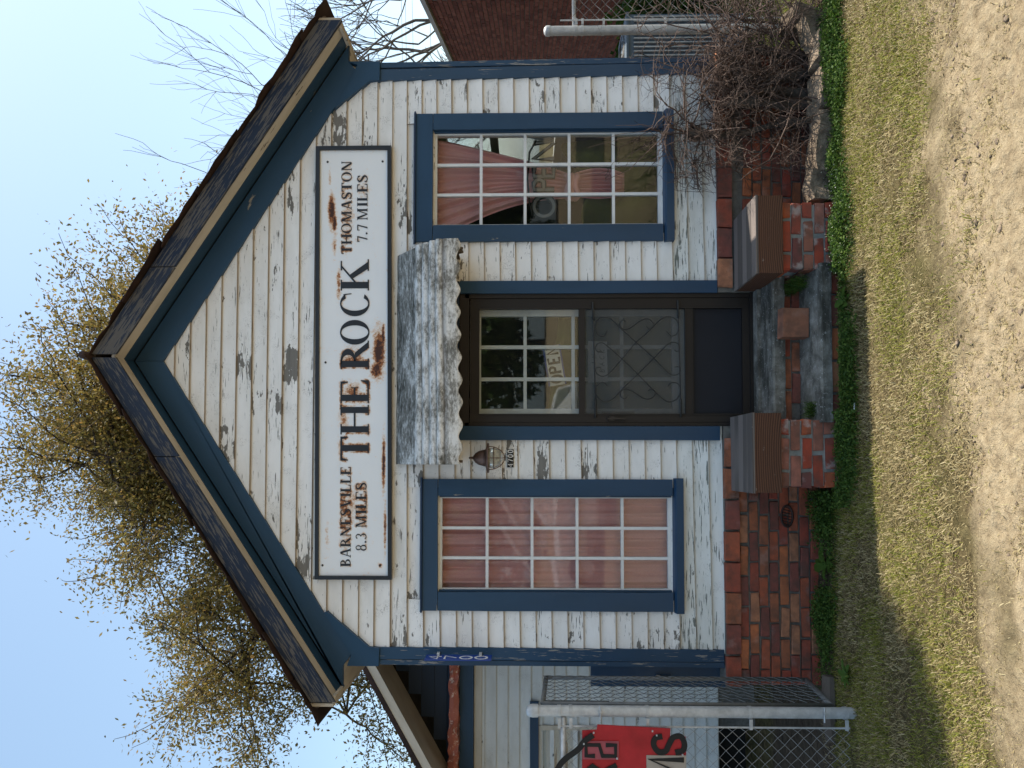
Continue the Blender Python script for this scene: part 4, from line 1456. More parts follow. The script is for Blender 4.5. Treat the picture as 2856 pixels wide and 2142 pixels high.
for tx, zz_, xx_, sc_ in (('IN', 1.56, .0, .03), ('BACK', 1.497, -.06, .036)):
    for i, c in enumerate(tx):
        m = MB()
        ptxt(m, LT[c], (xx_ + i * .048, zz_), (sc_ * .8, .004), (.004, sc_), .004, .058)
        m.build('letter', 'ink', nt)

# ================================================================== the annex to the left
AY = 1.9
an = thing('annex_building', (-4.2, AY, -.1), 'white clapboard annex behind the fence with navy gable and peeling red roof edge', 'building')
zb = .214
while zb < 2.50:
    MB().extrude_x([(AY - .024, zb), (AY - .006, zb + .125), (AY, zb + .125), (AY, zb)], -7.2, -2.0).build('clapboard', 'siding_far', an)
    zb += .1135
ANW = (-4.3, -3.33, 1.43, 1.945)
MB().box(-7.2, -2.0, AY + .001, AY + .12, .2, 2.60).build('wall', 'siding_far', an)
MB().box(-7.2, -2.0, AY - .035, AY, 2.512, 2.585).build('trim_board', 'cream_far', an)
MB().box(-7.25, -2.0, AY - .07, AY + .01, 2.59, 2.727).build('beam', 'blue', an)
# navy boarded gable with its boards
zb = 2.73
while zb < 4.4:
    xl = -7.0 + max(0, (zb - 2.75)) / .57
    xl = -2.68 + (zb + .13 + .07 - 3.485) / .568
    if xl > -2.05:
        break
    MB().extrude_x([(AY - .015, zb), (AY - .004, zb + .13), (AY + .05, zb + .13), (AY + .05, zb)], xl, -2.0).build('gable_board', 'navy', an)
    zb += .125
# crumpled red tin edge
n = 90
vs, fs = [], []
for i in range(n + 1):
    x = -7.2 + 5.15 * i / n
    for j, (y, z) in enumerate(((AY + .02, 2.83), (AY - .16, 2.822), (AY - .19, 2.775), (AY - .17, 2.732), (AY - .05, 2.728))):
        vs.append((x, y + random.uniform(-.018, .018), z + random.uniform(-.011, .011)))
for i in range(n):
    for j in range(4):
        fs.append([i * 5 + j, (i + 1) * 5 + j, (i + 1) * 5 + j + 1, i * 5 + j + 1])
def red_tin():
    t = NT('peeling red tin')
    v = t.gr((1, 1, 1), rnd=0)
    c = t.mix(t.ramp(t.noise(v, 24, 6, .65), [(.56, 0), (.62, 1)]), (.42, .13, .085), (.7, .5, .4))
    return t.done(t.bsdf(c, .5, t.bump(t.noise(v, 30), .6, .01)))
MAT['red_tin'] = red_tin()
mesh_np('roof_edge', vs, fs, 'red_tin', an)
# sloping rake: cream fascia and wide soffit, then the roof slab
ra0, ra1 = (-1.9, 3.83), (-4.4, 2.41)
def rk(f, o):
    return (ra0[0] + (ra1[0] - ra0[0]) * f, ra0[1] + (ra1[1] - ra0[1]) * f + o)
sl_a = (ra1[1] - ra0[1]) / (ra1[0] - ra0[0])
def rake_z(x, o=0.):
    return 3.485 + sl_a * (x + 2.68) + o
for nm, o0_, o1_, y0, y1, mt in (('rake_fascia', -.085, .0, AY - .52, AY - .50, 'cream_far'), ('rake_soffit', -.075, -.055, AY - .499, AY - .02, 'cream_far'), ('roof_slab', .002, .05, AY - .53, AY + 5, 'rust')):
    xa, xb = -2.1, -5.2
    MB().prism([(xb, rake_z(xb, o0_)), (xa, rake_z(xa, o0_)), (xa, rake_z(xa, o1_)), (xb, rake_z(xb, o1_))], y0, y1).build(nm, mt, an, (1, 0, sl_a))
# window with blue casing
wm = MB()
wm.box(ANW[0], ANW[1] + .04, AY - .03, AY - .01, 1.93, 1.955)
wm.box(ANW[1], ANW[1] + .045, AY - .03, AY - .01, 1.40, 1.93)
wm.box(ANW[0], ANW[1], AY - .03, AY - .01, 1.40, 1.43)
aw_ = wm.build('window', 'cream_far', an)
MB().box(ANW[0] - .1, ANW[1] + .28, AY - .045, AY - .0305, 1.955, 2.04).build('casing_board', 'blue', aw_)
MB().box(ANW[0], ANW[1], AY - .018, AY - .014, 1.43, 1.93).build('pane', 'glass', aw_)
def blind(u, v):
    return (ANW[0] + (ANW[1] - ANW[0]) * u, AY - .008 + .004 * math.sin(v * 30 + u * 4), 1.43 + .5 * v)
bl = sheet('blind', blind, 20, 20, 'tan_tile', an)
# piers under the annex, with dark crawl space
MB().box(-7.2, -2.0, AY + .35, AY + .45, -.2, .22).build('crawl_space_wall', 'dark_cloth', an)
for x in (-3.1, -4.6, -6.4):
    MB().box(x - .2, x + .2, AY + .02, AY + .33, -.2, .212).build('foundation_pier', 'mortar', an)

# ================================================================== chain link
def diamonds(m, P, Uv, Vv, w, h, pitch, r, k=3, bend=.004, nrm=None):
    """woven wire between P and P+Uv*w+Vv*h; zigzag wires run along Vv"""
    P, Uv, Vv = Vector(P), Vector(Uv).normalized(), Vector(Vv).normalized()
    N = Uv.cross(Vv) if nrm is None else Vector(nrm)
    nw = int(w / (pitch / 2)) + 1
    nh = int(h / (pitch / 2))
    for i in range(nw):
        pts = []
        for j in range(nh + 1):
            u = (i + ((j + i) % 2)) * pitch / 2
            if u > w:
                u = w
            s_ = 1 if (j % 2) else -1
            pts.append(P + Uv * u + Vv * (j * pitch / 2) + N * (bend * s_))
        m.tube(pts, r, k, cap=False)
fl_ = thing('chain_link_fence', (-2.26, -.7, .06), 'chain-link fence with spotted steel corner post beside the red board', 'fence')
py_ = -.70
MB().lathe([(.034, -.12), (.034, 1.955)], (-2.257, py_, .055), 20).build('post', 'galv', fl_, (0, 0, 1), True)
MB().lathe([(.039, 1.945), (.040, 1.98), (.037, 2.0), (.026, 2.015), (0, 2.02)], (-2.257, py_, .055), 20).build('post_cap', 'galv', fl_, smooth=True)
m = MB()
m.tube([(-2.29, py_ - .01, 1.845), (-6, py_ - .05, 1.86)], .017, 10)
m.build('top_rail', 'galv', fl_, smooth=True)
MB().box(-2.345, -2.335, py_ - .028, py_ - .022, .10, 1.88).build('tension_bar', 'galv', fl_)
for z in (.12, .70, 1.33, 1.80, 1.87):
    m = MB()
    m.lathe([(.037, -.011), (.038, -.011), (.038, .011), (.037, .011)], (-2.257, py_, z), 18)
    m.box(-2.352, -2.29, py_ - .034, py_ - .029, z - .010, z + .010)
    m.build('brace_band', 'galv', fl_)
m = MB()
diamonds(m, (-6.0, py_ - .02, .10), (1, 0, 0), (0, 0, 1), 3.66, 1.74, .079, .0019, nrm=(0, 1, 0))
m.build('wire_mesh', 'wire', fl_)
for z, yy_ in ((1.62, py_ - .045), (.26, py_ - .045)):
    m = MB()
    m.tube([(-2.30, yy_, z), (-2.21, yy_, z)], .005, 6)
    m.lathe([(.011, -.008), (.011, .008)], (-2.245, yy_, z), 6)
    m.build('clamp_bolt', 'galv', fl_)

gt = thing('chain_link_gate', (-2.22, -.35, .1), 'narrow chain-link gate panel running from the steel post to the shop corner', 'gate')
A_, B_ = Vector((-2.235, -.63, 0)), Vector((-2.235, -.10, 0))
gd = (B_ - A_).normalized()
m = MB()
zt0, zt1 = 1.97, 1.935
m.tube([A_ + Vector((0, 0, .17)), A_ + Vector((0, 0, zt0))], .014, 8)
m.tube([B_ + Vector((0, 0, .12)), B_ + Vector((0, 0, zt1))], .014, 8)
m.tube([A_ + Vector((0, 0, zt0)), B_ + Vector((0, 0, zt1))], .016, 8)
m.tube([A_ + Vector((0, 0, .17)), B_ + Vector((0, 0, .12))], .016, 8)
m.build('gate_frame', 'wire_dull', gt, smooth=True)
m = MB()
diamonds(m, A_ + Vector((.02, 0, .17)), gd, (0, 0, 1), .53, 1.80, .076, .0022, nrm=(1, 0, 0))
m.build('wire_mesh', 'wire_dull', gt)
MB().box(-2.25, -2.225, -.62, -.60, 1.55, 1.96).build('gate_hinge', 'black', gt)

fr_ = thing('chain_link_fence', (2.79, .5, -.1), 'chain-link fence with bright sunlit steel end post behind the bush', 'fence')
MB().lathe([(.036, -.15), (.036, 1.99)], (2.79, .5, -.1), 20).build('post', 'galv', fr_, (0, 0, 1), True)
MB().lathe([(.040, 1.98), (.041, 2.005), (.036, 2.018), (.022, 2.03), (0, 2.034)], (2.79, .5, -.1), 20).build('post_cap', 'galv', fr_, smooth=True)
m = MB()
m.tube([(2.82, .5, 1.685), (7.5, .3, 1.75)], .0165, 10)
m.build('top_rail', 'galv', fr_, smooth=True)
MB().box(2.855, 2.865, .47, .476, -.02, 1.80).build('tension_bar', 'galv', fr_)
for z in (.35, .95, 1.45, 1.67, 1.62):
    m = MB()
    m.lathe([(.039, -.011), (.040, -.011), (.040, .011), (.039, .011)], (2.79, .5, z), 18)
    m.box(2.82, 2.87, .464, .469, z - .009, z + .009)
    m.build('brace_band', 'galv', fr_)
m = MB()
diamonds(m, (2.86, .48, -.02), (1, -.04, 0), (0, 0, 1), 2.6, 1.74, .088, .002, nrm=(0, 1, 0))
m.build('wire_mesh', 'wire', fr_)

# red board wired to the fence, with loose letters
rb = thing('red_letter_board', (-2.6, -.74, 1.1), 'red painted board on the left fence carrying black letters and a strap', 'board')
MB().prism([(-3.0, 1.735), (-2.354, 1.733), (-2.350, 1.645), (-2.318, 1.64), (-2.338, 1.197), (-2.384, 1.20), (-2.386, 1.105), (-3.0, 1.10)][::-1], -.765, -.752).build('board', 'red_board', rb)
def blk(name, strokes, ox, oz, wx, wz, w, y, mt):
    m = MB()
    for st in strokes:
        for q in ribbon([(ox + p[0] * wx, oz + p[1] * wz) for p in st], w):
            m.prism(q, y, y + .004)
    m.build(name, mt, rb)
MB().box(-2.522, -2.413, -.772, -.766, 1.512, 1.732).build('letter_tile', 'pink_tile', rb)
blk('letter', [[(.12, .68), (.12, .95), (.88, .95), (.88, .55), (.12, .45), (.12, .05), (.88, .05), (.88, .35)]], -2.510, 1.522, .086, .198, .026, -.777, 'ink')
SS = [tuple(p) for p in bez([(.9, .72), (.8, .95), (.45, 1.), (.12, .85), (.15, .62), (.5, .5), (.85, .36), (.9, .12), (.55, 0), (.2, .05), (.08, .3)], 5)]
blk('letter', [SS], -2.487, 1.115, .118, .185, .034, -.772, 'ink')
MB().box(-2.70, -2.495, -.772, -.766, 1.105, 1.345).build('letter_tile', 'tan_tile', rb)
blk('letter', [[(.05, .0), (.05, 1), (.5, .1), (.95, 1), (.95, 0)]], -2.685, 1.12, .175, .205, .03, -.777, 'ink')
blk('letter', [[(.1, 0), (.1, 1), (.6, .95), (.9, .75), (.6, .5), (.1, .48)], [(.5, .5), (.95, 0)]], -2.66, 1.525, .11, .195, .03, -.772, 'ink')
m = MB()
sp = bez([(-2.372, 1.668), (-2.41, 1.72), (-2.46, 1.76), (-2.54, 1.86), (-2.66, 1.92)], 5)
for q in ribbon([tuple(p) for p in sp], [.035] * len(sp)):
    m.prism(q, -.783, -.778)
m.build('strap', 'ink', rb)
for x, z in ((-2.358, 1.665), (-2.345, 1.31), (-2.37, 1.285), (-2.485, 1.13), (-2.425, 1.725), (-2.51, 1.525)):
    MB().lathe([(.006, -.004), (.006, .004), (0, .005)], (x, -.785, z), 8).build('rivet', 'galv', rb)

# ================================================================== trees
def leaves_mesh(name, pts, size, mat, parent, asp=.55, jit=.35, flat=0., org=None):
    pts = np.asarray(pts)
    n = len(pts)
    d = rng.normal(size=(n, 3))
    if flat:
        d[:, 2] *= (1 - flat)
    d /= np.linalg.norm(d, axis=1, keepdims=True)
    q = rng.normal(size=(n, 3))
    w = np.cross(d, q)
    w /= (np.linalg.norm(w, axis=1, keepdims=True) + 1e-9)
    L = size * (1 - jit + 2 * jit * rng.random((n, 1)))
    a = pts - d * L * .1
    b = pts + d * L * .45 + w * L * asp * .5
    c = pts + d * L
    e = pts + d * L * .45 - w * L * asp * .5
    v = np.stack([a, b, c, e], 1).reshape(-1, 3)
    f = np.arange(4 * n).reshape(n, 4)
    return mesh_np(name, v, f, mat, parent, org=org)

class TubeNP:
    def __init__(s, k=3):
        s.k, s.v, s.f, s.n = k, [], [], 0
    def add(s, P, R):
        P = np.asarray(P, float)
        n, k = len(P), s.k
        d = np.gradient(P, axis=0)
        d /= (np.linalg.norm(d, axis=1, keepdims=True) + 1e-9)
        q = np.where(np.abs(d[:, 2:3]) < .9, [[0, 0, 1.]], [[1., 0, 0]])
        a = np.cross(d, q)
        a /= (np.linalg.norm(a, axis=1, keepdims=True) + 1e-9)
        b = np.cross(d, a)
        t = np.arange(k) * 2 * np.pi / k
        R = np.asarray(R, float).reshape(-1, 1, 1) * np.ones((n, 1, 1))
        ring = P[:, None, :] + R * (np.cos(t)[None, :, None] * a[:, None, :] + np.sin(t)[None, :, None] * b[:, None, :])
        s.v.append(ring.reshape(-1, 3))
        i = np.arange(n - 1)[:, None] * k
        j = np.arange(k)[None, :]
        f = np.stack([i + j, i + (j + 1) % k, i + k + (j + 1) % k, i + k + j], -1).reshape(-1, 4) + s.n
        s.f.append(f)
        s.n += n * k
    def build(s, name, mat, parent, **kw):
        return mesh_np(name, np.concatenate(s.v), np.concatenate(s.f), mat, parent, smooth=True, **kw)

def curve_to(a, b, n, wob, lift=0.):
    a, b = np.array(a, float), np.array(b, float)
    t = np.linspace(0, 1, n)[:, None]
    L = np.linalg.norm(b - a)
    p = a + (b - a) * t
    p += wob * L * np.cumsum(rng.normal(size=(n, 3)), axis=0) * np.sin(np.pi * t) / n ** .5
    p[:, 2] += lift * L * np.sin(np.pi * t[:, 0])
    return p

def oak():
    base = np.array([.9, 11.5, -.15])
    tr = thing('oak_tree', tuple(base), 'big bronze-leaved oak rising behind the shop roof', 'tree')
    big, small = TubeNP(7), TubeNP(3)
    fork = base + [0, 0, 3.2]
    big.add(curve_to(base, fork, 8, .02), np.linspace(.42, .33, 8))
    C, Rr = np.array([-.5, 11.5, 6.4]), np.array([7.3, 5.2, 7.6])
    lv = []
    def shell(u):
        d = rng.normal(size=3)
        d /= np.linalg.norm(d)
        return d, C + d * Rr * u
    mains = []
    for k in range(15):
        a = 2 * math.pi * k / 15 + rng.normal() * .15
        e = [.25, .75, 1.2][k % 3] if k not in (6, 8) else -.12 + rng.normal() * .08
        d = np.array([math.cos(a) * math.cos(e), math.sin(a) * math.cos(e), math.sin(e)])
        tip = C + d * Rr * (.74 + .08 * rng.random())
        P = curve_to(fork + [0, 0, rng.random() * 1.2], tip, 12, .06, .10)
        big.add(P, np.linspace(.16, .025, 12))
        mains.append(P)
    for P in mains:
        for s_ in range(36):
            i = 3 + int(rng.random() * 9)
            st = P[i]
            d, tip = shell(.80 + .24 * rng.random() ** 1.5)
            for _ in range(60):
                if np.linalg.norm(tip - st) < 3.2:
                    break
                d, tip = shell(.55 + .47 * rng.random())
            lump = 1 + .10 * math.sin(d[0] * 9 + 1) * math.cos(d[2] * 8) + .05 * math.sin(d[0] * 23 + d[2] * 17)
            tip = C + (tip - C) * lump
            if np.linalg.norm((tip - C) / Rr) > 1.0:
                tip = C + (tip - C) / np.linalg.norm((tip - C) / Rr) * (.97 + .05 * rng.random())
            if tip[0] > 4.9 and tip[2] > 7.5:
                tip[0] = 4.9 - rng.random()
            B = curve_to(st, tip, 9, .07, .05)
            small.add(B, np.linspace(.032, .008, 9))
            nl = 290
            for ce_ in (B[4 + int(rng.random() * 2)], B[7 + int(rng.random() * 2)]):
                lv.append(ce_ + rng.normal(size=(nl, 3)) * np.array([.40, .40, .30]) * (.65 + .6 * rng.random()))
            for q in range(7):
                j = 2 + int(rng.random() * 7)
                t0 = B[j]
                dv = (tip - st) / (np.linalg.norm(tip - st) + 1e-6) * .5 + rng.normal(size=3) * .55
                dv[2] += .15
                t1 = t0 + dv * (.5 + .5 * rng.random())
                T = curve_to(t0, t1, 5, .1)
                small.add(T, np.linspace(.013, .005, 5))
                m_ = 26
                tt = .25 + .8 * rng.random((m_, 1))
                lv.append(t0 + (t1 - t0) * tt + rng.normal(size=(m_, 3)) * .10)
    big.build('trunk', 'bark_oak', tr)
    small.build('limbs', 'bark_oak', tr)
    lvp = np.concatenate(lv)
    o = leaves_mesh('crown', lvp, .078, 'oak_leaf', tr, .5)
oak()

def bare(base, h, spread, label, seed, grp='bare winter trees behind the shop', lean=(0, 0), levels=5, r0=.16):
    global rng
    keep = rng
    rng = np.random.default_rng(seed)
    tr = thing('bare_tree', tuple(base), label, 'tree', grp)
    big, small = TubeNP(6), TubeNP(3)
    def grow(p, d, L, r, lev):
        n = 6
        d = d / np.linalg.norm(d)
        P = curve_to(p, p + d * L, n, .05, .02)
        (big if r > .03 else small).add(P, np.linspace(r, r * .62, n))
        if lev == 0:
            return
        nb = 3 if lev > 1 else 4
        for k in range(nb):
            i = n - 1 if k == 0 else int(2 + rng.random() * (n - 2))
            nd = d + rng.normal(size=3) * spread
            nd[2] += .12
            grow(P[i], nd, L * (.62 + .22 * rng.random()), r * (.62 if k else .68), lev - 1)
    d0 = np.array([lean[0], lean[1], 1.])
    P = curve_to(np.array(base, float), np.array(base) + d0 * h * .25, 6, .03)
    big.add(P, np.linspace(r0, r0 * .8, 6))
    for k in range(4):
        nd = d0 + rng.normal(size=3) * spread * .8
        grow(P[-1], nd, h * .27, r0 * .62, levels)
    big.build('trunk', 'bark_bare', tr)
    small.build('twigs', 'bark_bare', tr)['kind'] = 'stuff'
    rng = keep
bare((13.6, 22, -.3), 11.6, .42, 'bare tree whose twigs show above the upper shop roof', 11, lean=(-.02, 0), levels=4, r0=.09)
bare((11.2, 24, -.3), 17.0, .42, 'bare tree whose twigs touch the oak along the roof', 23, lean=(-.03, 0), levels=4, r0=.08)
bare((16.2, 22, -.3), 13.0, .45, 'bare forked tree leaning over the brick building near the eave', 5, lean=(.12, 0), r0=.13, levels=4)
bare((13.4, 26, -.3), 8.5, .45, 'small bare tree behind the brick building roof edge', 17, lean=(.2, 0), levels=4)

# ================================================================== brick building, lawn edge, unit, wires
bb = thing('brick_building', (7.6, 8, -.2), 'long red-brown brick building with pale coping beyond the right fence', 'building')
bdir = Vector((.322, .947, 0))
bn = Vector((-.947, .322, 0))
p0 = Vector((4.95, 1.9, 0))
def wall_pt(s_, o, z):
    q = p0 + bdir * s_ + bn * o
    return (q.x, q.y, z)
L_, H_ = 17., 3.52
def wall_box(m, s0, s1, o0_, o1_, z0, z1):
    vs = [wall_pt(s_, o, z) for z in (z0, z1) for s_, o in ((s0, o1_), (s1, o1_), (s1, o0_), (s0, o0_))]
    m.add(vs, [[0, 1, 5, 4], [1, 2, 6, 5], [2, 3, 7, 6], [3, 0, 4, 7], [4, 5, 6, 7], [3, 2, 1, 0]])
m = MB()
wall_box(m, 0, L_, -5, 0, -.4, H_)
m.build('wall', 'mortar', bb)
m = MB()
wall_box(m, -.05, L_ + .05, -.35, .05, H_ + .001, H_ + .07)
m.build('coping', 'coping', bb)
v_, f_ = [], []
z = -.2
c = 0
while z < H_ - .03:
    s_ = 3.0 + (.11 if c % 2 else 0)
    while s_ < L_ - .25:
        vs = [wall_pt(a, o, zz_) for zz_ in (z, z + .058) for a, o in ((s_, .012 + random.uniform(-.003, .003)), (s_ + .205, .012 + random.uniform(-.003, .003)), (s_ + .205, -.002), (s_, -.002))]
        b0 = len(v_)
        v_ += vs
        f_ += [[b0 + i for i in q] for q in ([0, 4, 5, 1], [1, 5, 6, 2], [3, 7, 4, 0], [4, 7, 6, 5], [3, 0, 1, 2])]
        s_ += .218
    z += .07
    c += 1
bw = mesh_np('brickwork', np.array(v_), f_, 'brick_far', bb)
bw['kind'] = 'stuff'
def brick_isl():
    t = NT('far brick by piece')
    g = t.n('NewGeometry')
    c = t.ramp(g.outputs['Random Per Island'], [(0, (.16, .052, .038)), (.5, (.24, .078, .054)), (1, (.31, .115, .078))])
    n = t.noise(g.outputs['Position'], 20, 6)
    c = t.mix(t.math('MULTIPLY', n, .4), c, (.07, .035, .03))
    return t.done(t.bsdf(c, .92, t.bump(n, .4, .005), 0, .1))
bw.data.materials[0] = brick_isl()

ac = thing('air_conditioner', (3.45, 1.95, -.1), 'blue grey condenser unit with louvred side beside the right corner of the shop', 'air conditioner')
MB().box(3.18, 3.78, 1.84, 2.4, -.1, 1.05).build('case', 'ac', ac)
for i in range(13):
    x = 3.21 + i * .044
    MB().box(x, x + .012, 1.815, 1.838, .12, 1.0).build('louvre', 'galv', ac)
MB().box(3.17, 3.79, 1.81, 2.41, 1.051, 1.075).build('top_panel', 'ac', ac)
m = MB()
for k in range(1, 5):
    m.tube([(3.48 + .055 * k * math.cos(t), 2.12 + .055 * k * math.sin(t), 1.085) for t in np.linspace(0, 2 * math.pi, 25)], .004, 4)
m.build('fan_guard', 'iron', ac)

for i, (z, y) in enumerate(((7.6, 30), (7.95, 30), (8.25, 30.6), (6.7, 30))):
    m = MB()
    m.tube([(-45 + 90 * t, y, z + 1.2 * (2 * t - 1) ** 2) for t in np.linspace(0, 1, 25)], .011, 4)
    o = m.build('power_line', 'ink', None)
    tag(o, ['lowest but one of the power lines behind the shop', 'second highest power line behind the shop', 'highest power line crossing behind the shop', 'lowest power line crossing behind the shop'][i], 'power line', 'power lines behind the shop')

# ================================================================== bush in front of the right window
def bush():
    global rng
    keep = rng
    rng = np.random.default_rng(41)
    b = thing('bare_bush', (1.85, -.22, .02), 'tangled leafless bush growing against the right corner of the shop', 'bush')
    thick, mid, thin = TubeNP(7), TubeNP(5), TubeNP(3)
    def keepout(P):
        P = np.array(P)
        P[:, 1] = np.where((P[:, 0] < 2.30) & (P[:, 1] > -.075), -.075 - .02 * rng.random(), P[:, 1])
        P[:, 2] = np.maximum(P[:, 2], .06)
        P[:, 0] = np.where(P[:, 0] < 1.25, 1.25 + (P[:, 0] - 1.25) * .25, P[:, 0])
        P[:, 1] = np.maximum(P[:, 1], -.62)
        return P
    def twig(p, d, L, r, lev):
        n = 6
        d = d / np.linalg.norm(d)
        t = np.linspace(0, 1, n)[:, None]
        droop = np.array([rng.normal() * .25, rng.normal() * .2, -.25 + .35 * rng.normal()])
        P = p + d * L * t + droop * L * t * t + rng.normal(size=(n, 3)) * L * .022
        P = keepout(P)
        (mid if r > .0045 else thin).add(P, np.linspace(r, max(.0009, r * .45), n))
        if lev <= 0:
            return
        for k in range(3 if lev > 1 else 4):
            i = 1 + int(rng.random() * (n - 1))
            nd = d * .5 + rng.normal(size=3) * .75
            twig(P[i], nd, L * (.45 + .35 * rng.random()), r * .6, lev - 1)
    # gnarled old stems
    old = [((1.80, -.20, 0), (1.81, -.19, .66), .036), ((1.86, -.22, 0), (1.88, -.2, .60), .034), ((2.02, -.2, 0), (2.0, -.17, .60), .04), ((1.70, -.17, .02), (1.63, -.16, .92), .032), ((2.12, -.22, 0), (2.2, -.2, .5), .03)]
    tops = []
    for a, c, r in old:
        P = curve_to(a, c, 9, .05)
        P = keepout(P)
        thick.add(P, np.linspace(r, r * .8, 9) * (1 + .15 * rng.normal(size=9)))
        tops += [(P[-1], np.array(c) - np.array(a)), (P[5], np.array(c) - np.array(a)), (P[7], np.array(c) - np.array(a))]
    P = curve_to((1.62, -.16, .90), (1.60, -.15, .80), 5, .1)
    thick.add(P, [.05, .055, .05, .045, .03])
    for p, d in tops:
        for k in range(4):
            nd = np.array([rng.normal() * .75 + .18, -.08 + rng.normal() * .28, .5 + rng.normal() * .5])
            twig(p, nd, .32 + .28 * rng.random(), .007, 3 if k % 2 else 2)
    for k in range(20):      # younger shoots from the ground, leaning right and left
        p = np.array([1.95 + rng.normal() * .16, -.24 + rng.normal() * .06, .04])
        nd = np.array([.42 + rng.normal() * .45, -.02 + rng.normal() * .16, 1.])
        twig(p, nd, .55 + .55 * rng.random(), .0085, 3)
    for k in range(16):      # long whips to the left over the wall and window
        p = np.array([1.68 + rng.normal() * .1, -.18, .75 + .35 * rng.random()])
        nd = np.array([-.9 + .3 * rng.normal(), -.1 + rng.normal() * .2, .3 * rng.normal()])
        twig(p, nd, .28 + .22 * rng.random(), .0045, 2)
    thick.build('stem', 'bark', b)
    mid.build('branches', 'twig', b)
    thin.build('twigs', 'twig', b)
    rng = keep
bush()

# ================================================================== edging stones
def stone(name, c, s_, seed, rot, label):
    r = np.random.default_rng(seed)
    n = 7
    u = np.linspace(-1, 1, n)
    idx_, vs, fs = {}, [], []
    for face in range(6):
        ax_, sg_ = face // 2, (face % 2) * 2 - 1
        for i in range(n):
            for j in range(n):
                p = [0, 0, 0]
                p[ax_], p[(ax_ + 1) % 3], p[(ax_ + 2) % 3] = sg_, u[i], u[j]
                key = tuple(np.round(p, 4))
                if key not in idx_:
                    idx_[key] = len(vs)
                    vs.append(p)
        for i in range(n - 1):
            for j in range(n - 1):
                q = []
                for a, b in ((i, j), (i + 1, j), (i + 1, j + 1), (i, j + 1)):
                    p = [0, 0, 0]
                    p[ax_], p[(ax_ + 1) % 3], p[(ax_ + 2) % 3] = sg_, u[a], u[b]
                    q.append(idx_[tuple(np.round(p, 4))])
                fs.append(q if sg_ > 0 else q[::-1])
    v = np.array(vs)
    ln = np.linalg.norm(v, axis=1, keepdims=True)
    v = v * (.80 + .20 * (1 / ln) * 1.25)
    v = v * np.array(s_) / 2
    v += r.normal(size=v.shape) * np.array(s_) * .010
    v[:, 2] += .05 * s_[2] * np.sin(v[:, 0] / s_[0] * 5 + seed) + .06 * s_[2] * np.sin(v[:, 1] / s_[1] * 4 + seed * 2)
    v[:, 0] += .05 * s_[0] * np.sin(v[:, 1] / s_[1] * 5 + seed) 
    v[:, 1] += .10 * s_[1] * np.sin(v[:, 0] / s_[0] * 6 + seed * 1.7)
    R = np.array(Matrix.Rotation(rot[2], 3, 'Z') @ Matrix.Rotation(rot[1], 3, 'Y') @ Matrix.Rotation(rot[0], 3, 'X'))
    v = v @ R.T + np.array(c)
    o = mesh_np(name, v, fs, 'rock', None, org=c)
    return tag(o, label, 'stone', 'rough stones edging the bush bed')
stone('edging_stone', (1.115, -.42, .10), (.22, .17, .18), 1, (0, .05, .1), 'small pinkish block stone next to the right pier')
stone('edging_stone', (1.41, -.42, .07), (.42, .20, .16), 2, (.05, .04, .03), 'long flat stone with twig shadows, second from the pier')
stone('edging_stone', (1.78, -.41, .055), (.29, .20, .15), 3, (.03, -.02, -.04), 'middle flat stone below the gnarled bush stems')
stone('edging_stone', (2.045, -.405, .062), (.21, .19, .15), 4, (0, .05, .06), 'short flat stone below the dense right side of the bush')
stone('edging_stone', (2.21, -.37, .10), (.24, .13, .18), 5, (.25, -.35, .1), 'pale slab stone tilted at the end of the bed')
stone('edging_stone', (2.33, -.30, .14), (.11, .20, .27), 6, (.1, .3, .2), 'pointed pale stone standing on end at the shop corner')
lg = MB()
lg.tube([(-2.14, -.33, .055), (-2.26, -.34, .06), (-2.42, -.33, .055), (-2.56, -.35, .05)], [.045, .05, .048, .04], 9)
tag(lg.build('log', 'bark', None, org=(-2.35, -.34, .02)), 'short grey weathered log in the dirt beside the gate', 'log')
lt = MB()
lt.tube([(-.36, -.83, .088), (-.40, -.835, .092)], .004, 6)
tag(lt.build('litter', 'white_ink', None, org=(-.38, -.83, .08)), 'tiny white paper scrap in the weeds before the steps', 'litter')

# ================================================================== grass and weeds
def blades(name, P, length, width, mat, lay=.6, label=None, cat='grass'):
    n = len(P)
    a = rng.random(n) * 2 * np.pi
    tilt_ = lay * (.5 + .9 * rng.random(n))
    d = np.stack([np.cos(a) * np.sin(tilt_), np.sin(a) * np.sin(tilt_), np.cos(tilt_)], 1)
    d[:, 2] = np.maximum(d[:, 2], .08)
    L = (length * (.5 + rng.random(n)))[:, None]
    w = np.stack([-np.sin(a), np.cos(a), np.zeros(n)], 1) * width * (.6 + .8 * rng.random(n))[:, None]
    mid_ = P + d * L * .55 + np.array([0, 0, 1]) * L * .08
    tip = P + d * L
    tip[:, 2] = np.maximum(tip[:, 2] - .15 * L[:, 0], P[:, 2] + .002)
    v = np.stack([P - w * .5, P + w * .5, mid_ + w * .4, tip, mid_ - w * .4], 1).reshape(-1, 3)
    k = np.arange(n)[:, None] * 5
    f = np.concatenate([np.hstack([k, k + 1, k + 2, k + 4])], 0)
    f2 = np.hstack([k + 4, k + 2, k + 3])
    # quads plus tips as degenerate-free triangles: build as quads and tris in one list
    me_faces = [list(x) for x in f] + [list(x) for x in f2]
    o = mesh_np(name, v, me_faces, mat)
    o['kind'] = 'stuff'
    if label:
        o['label'] = label
        o['category'] = cat
    return o
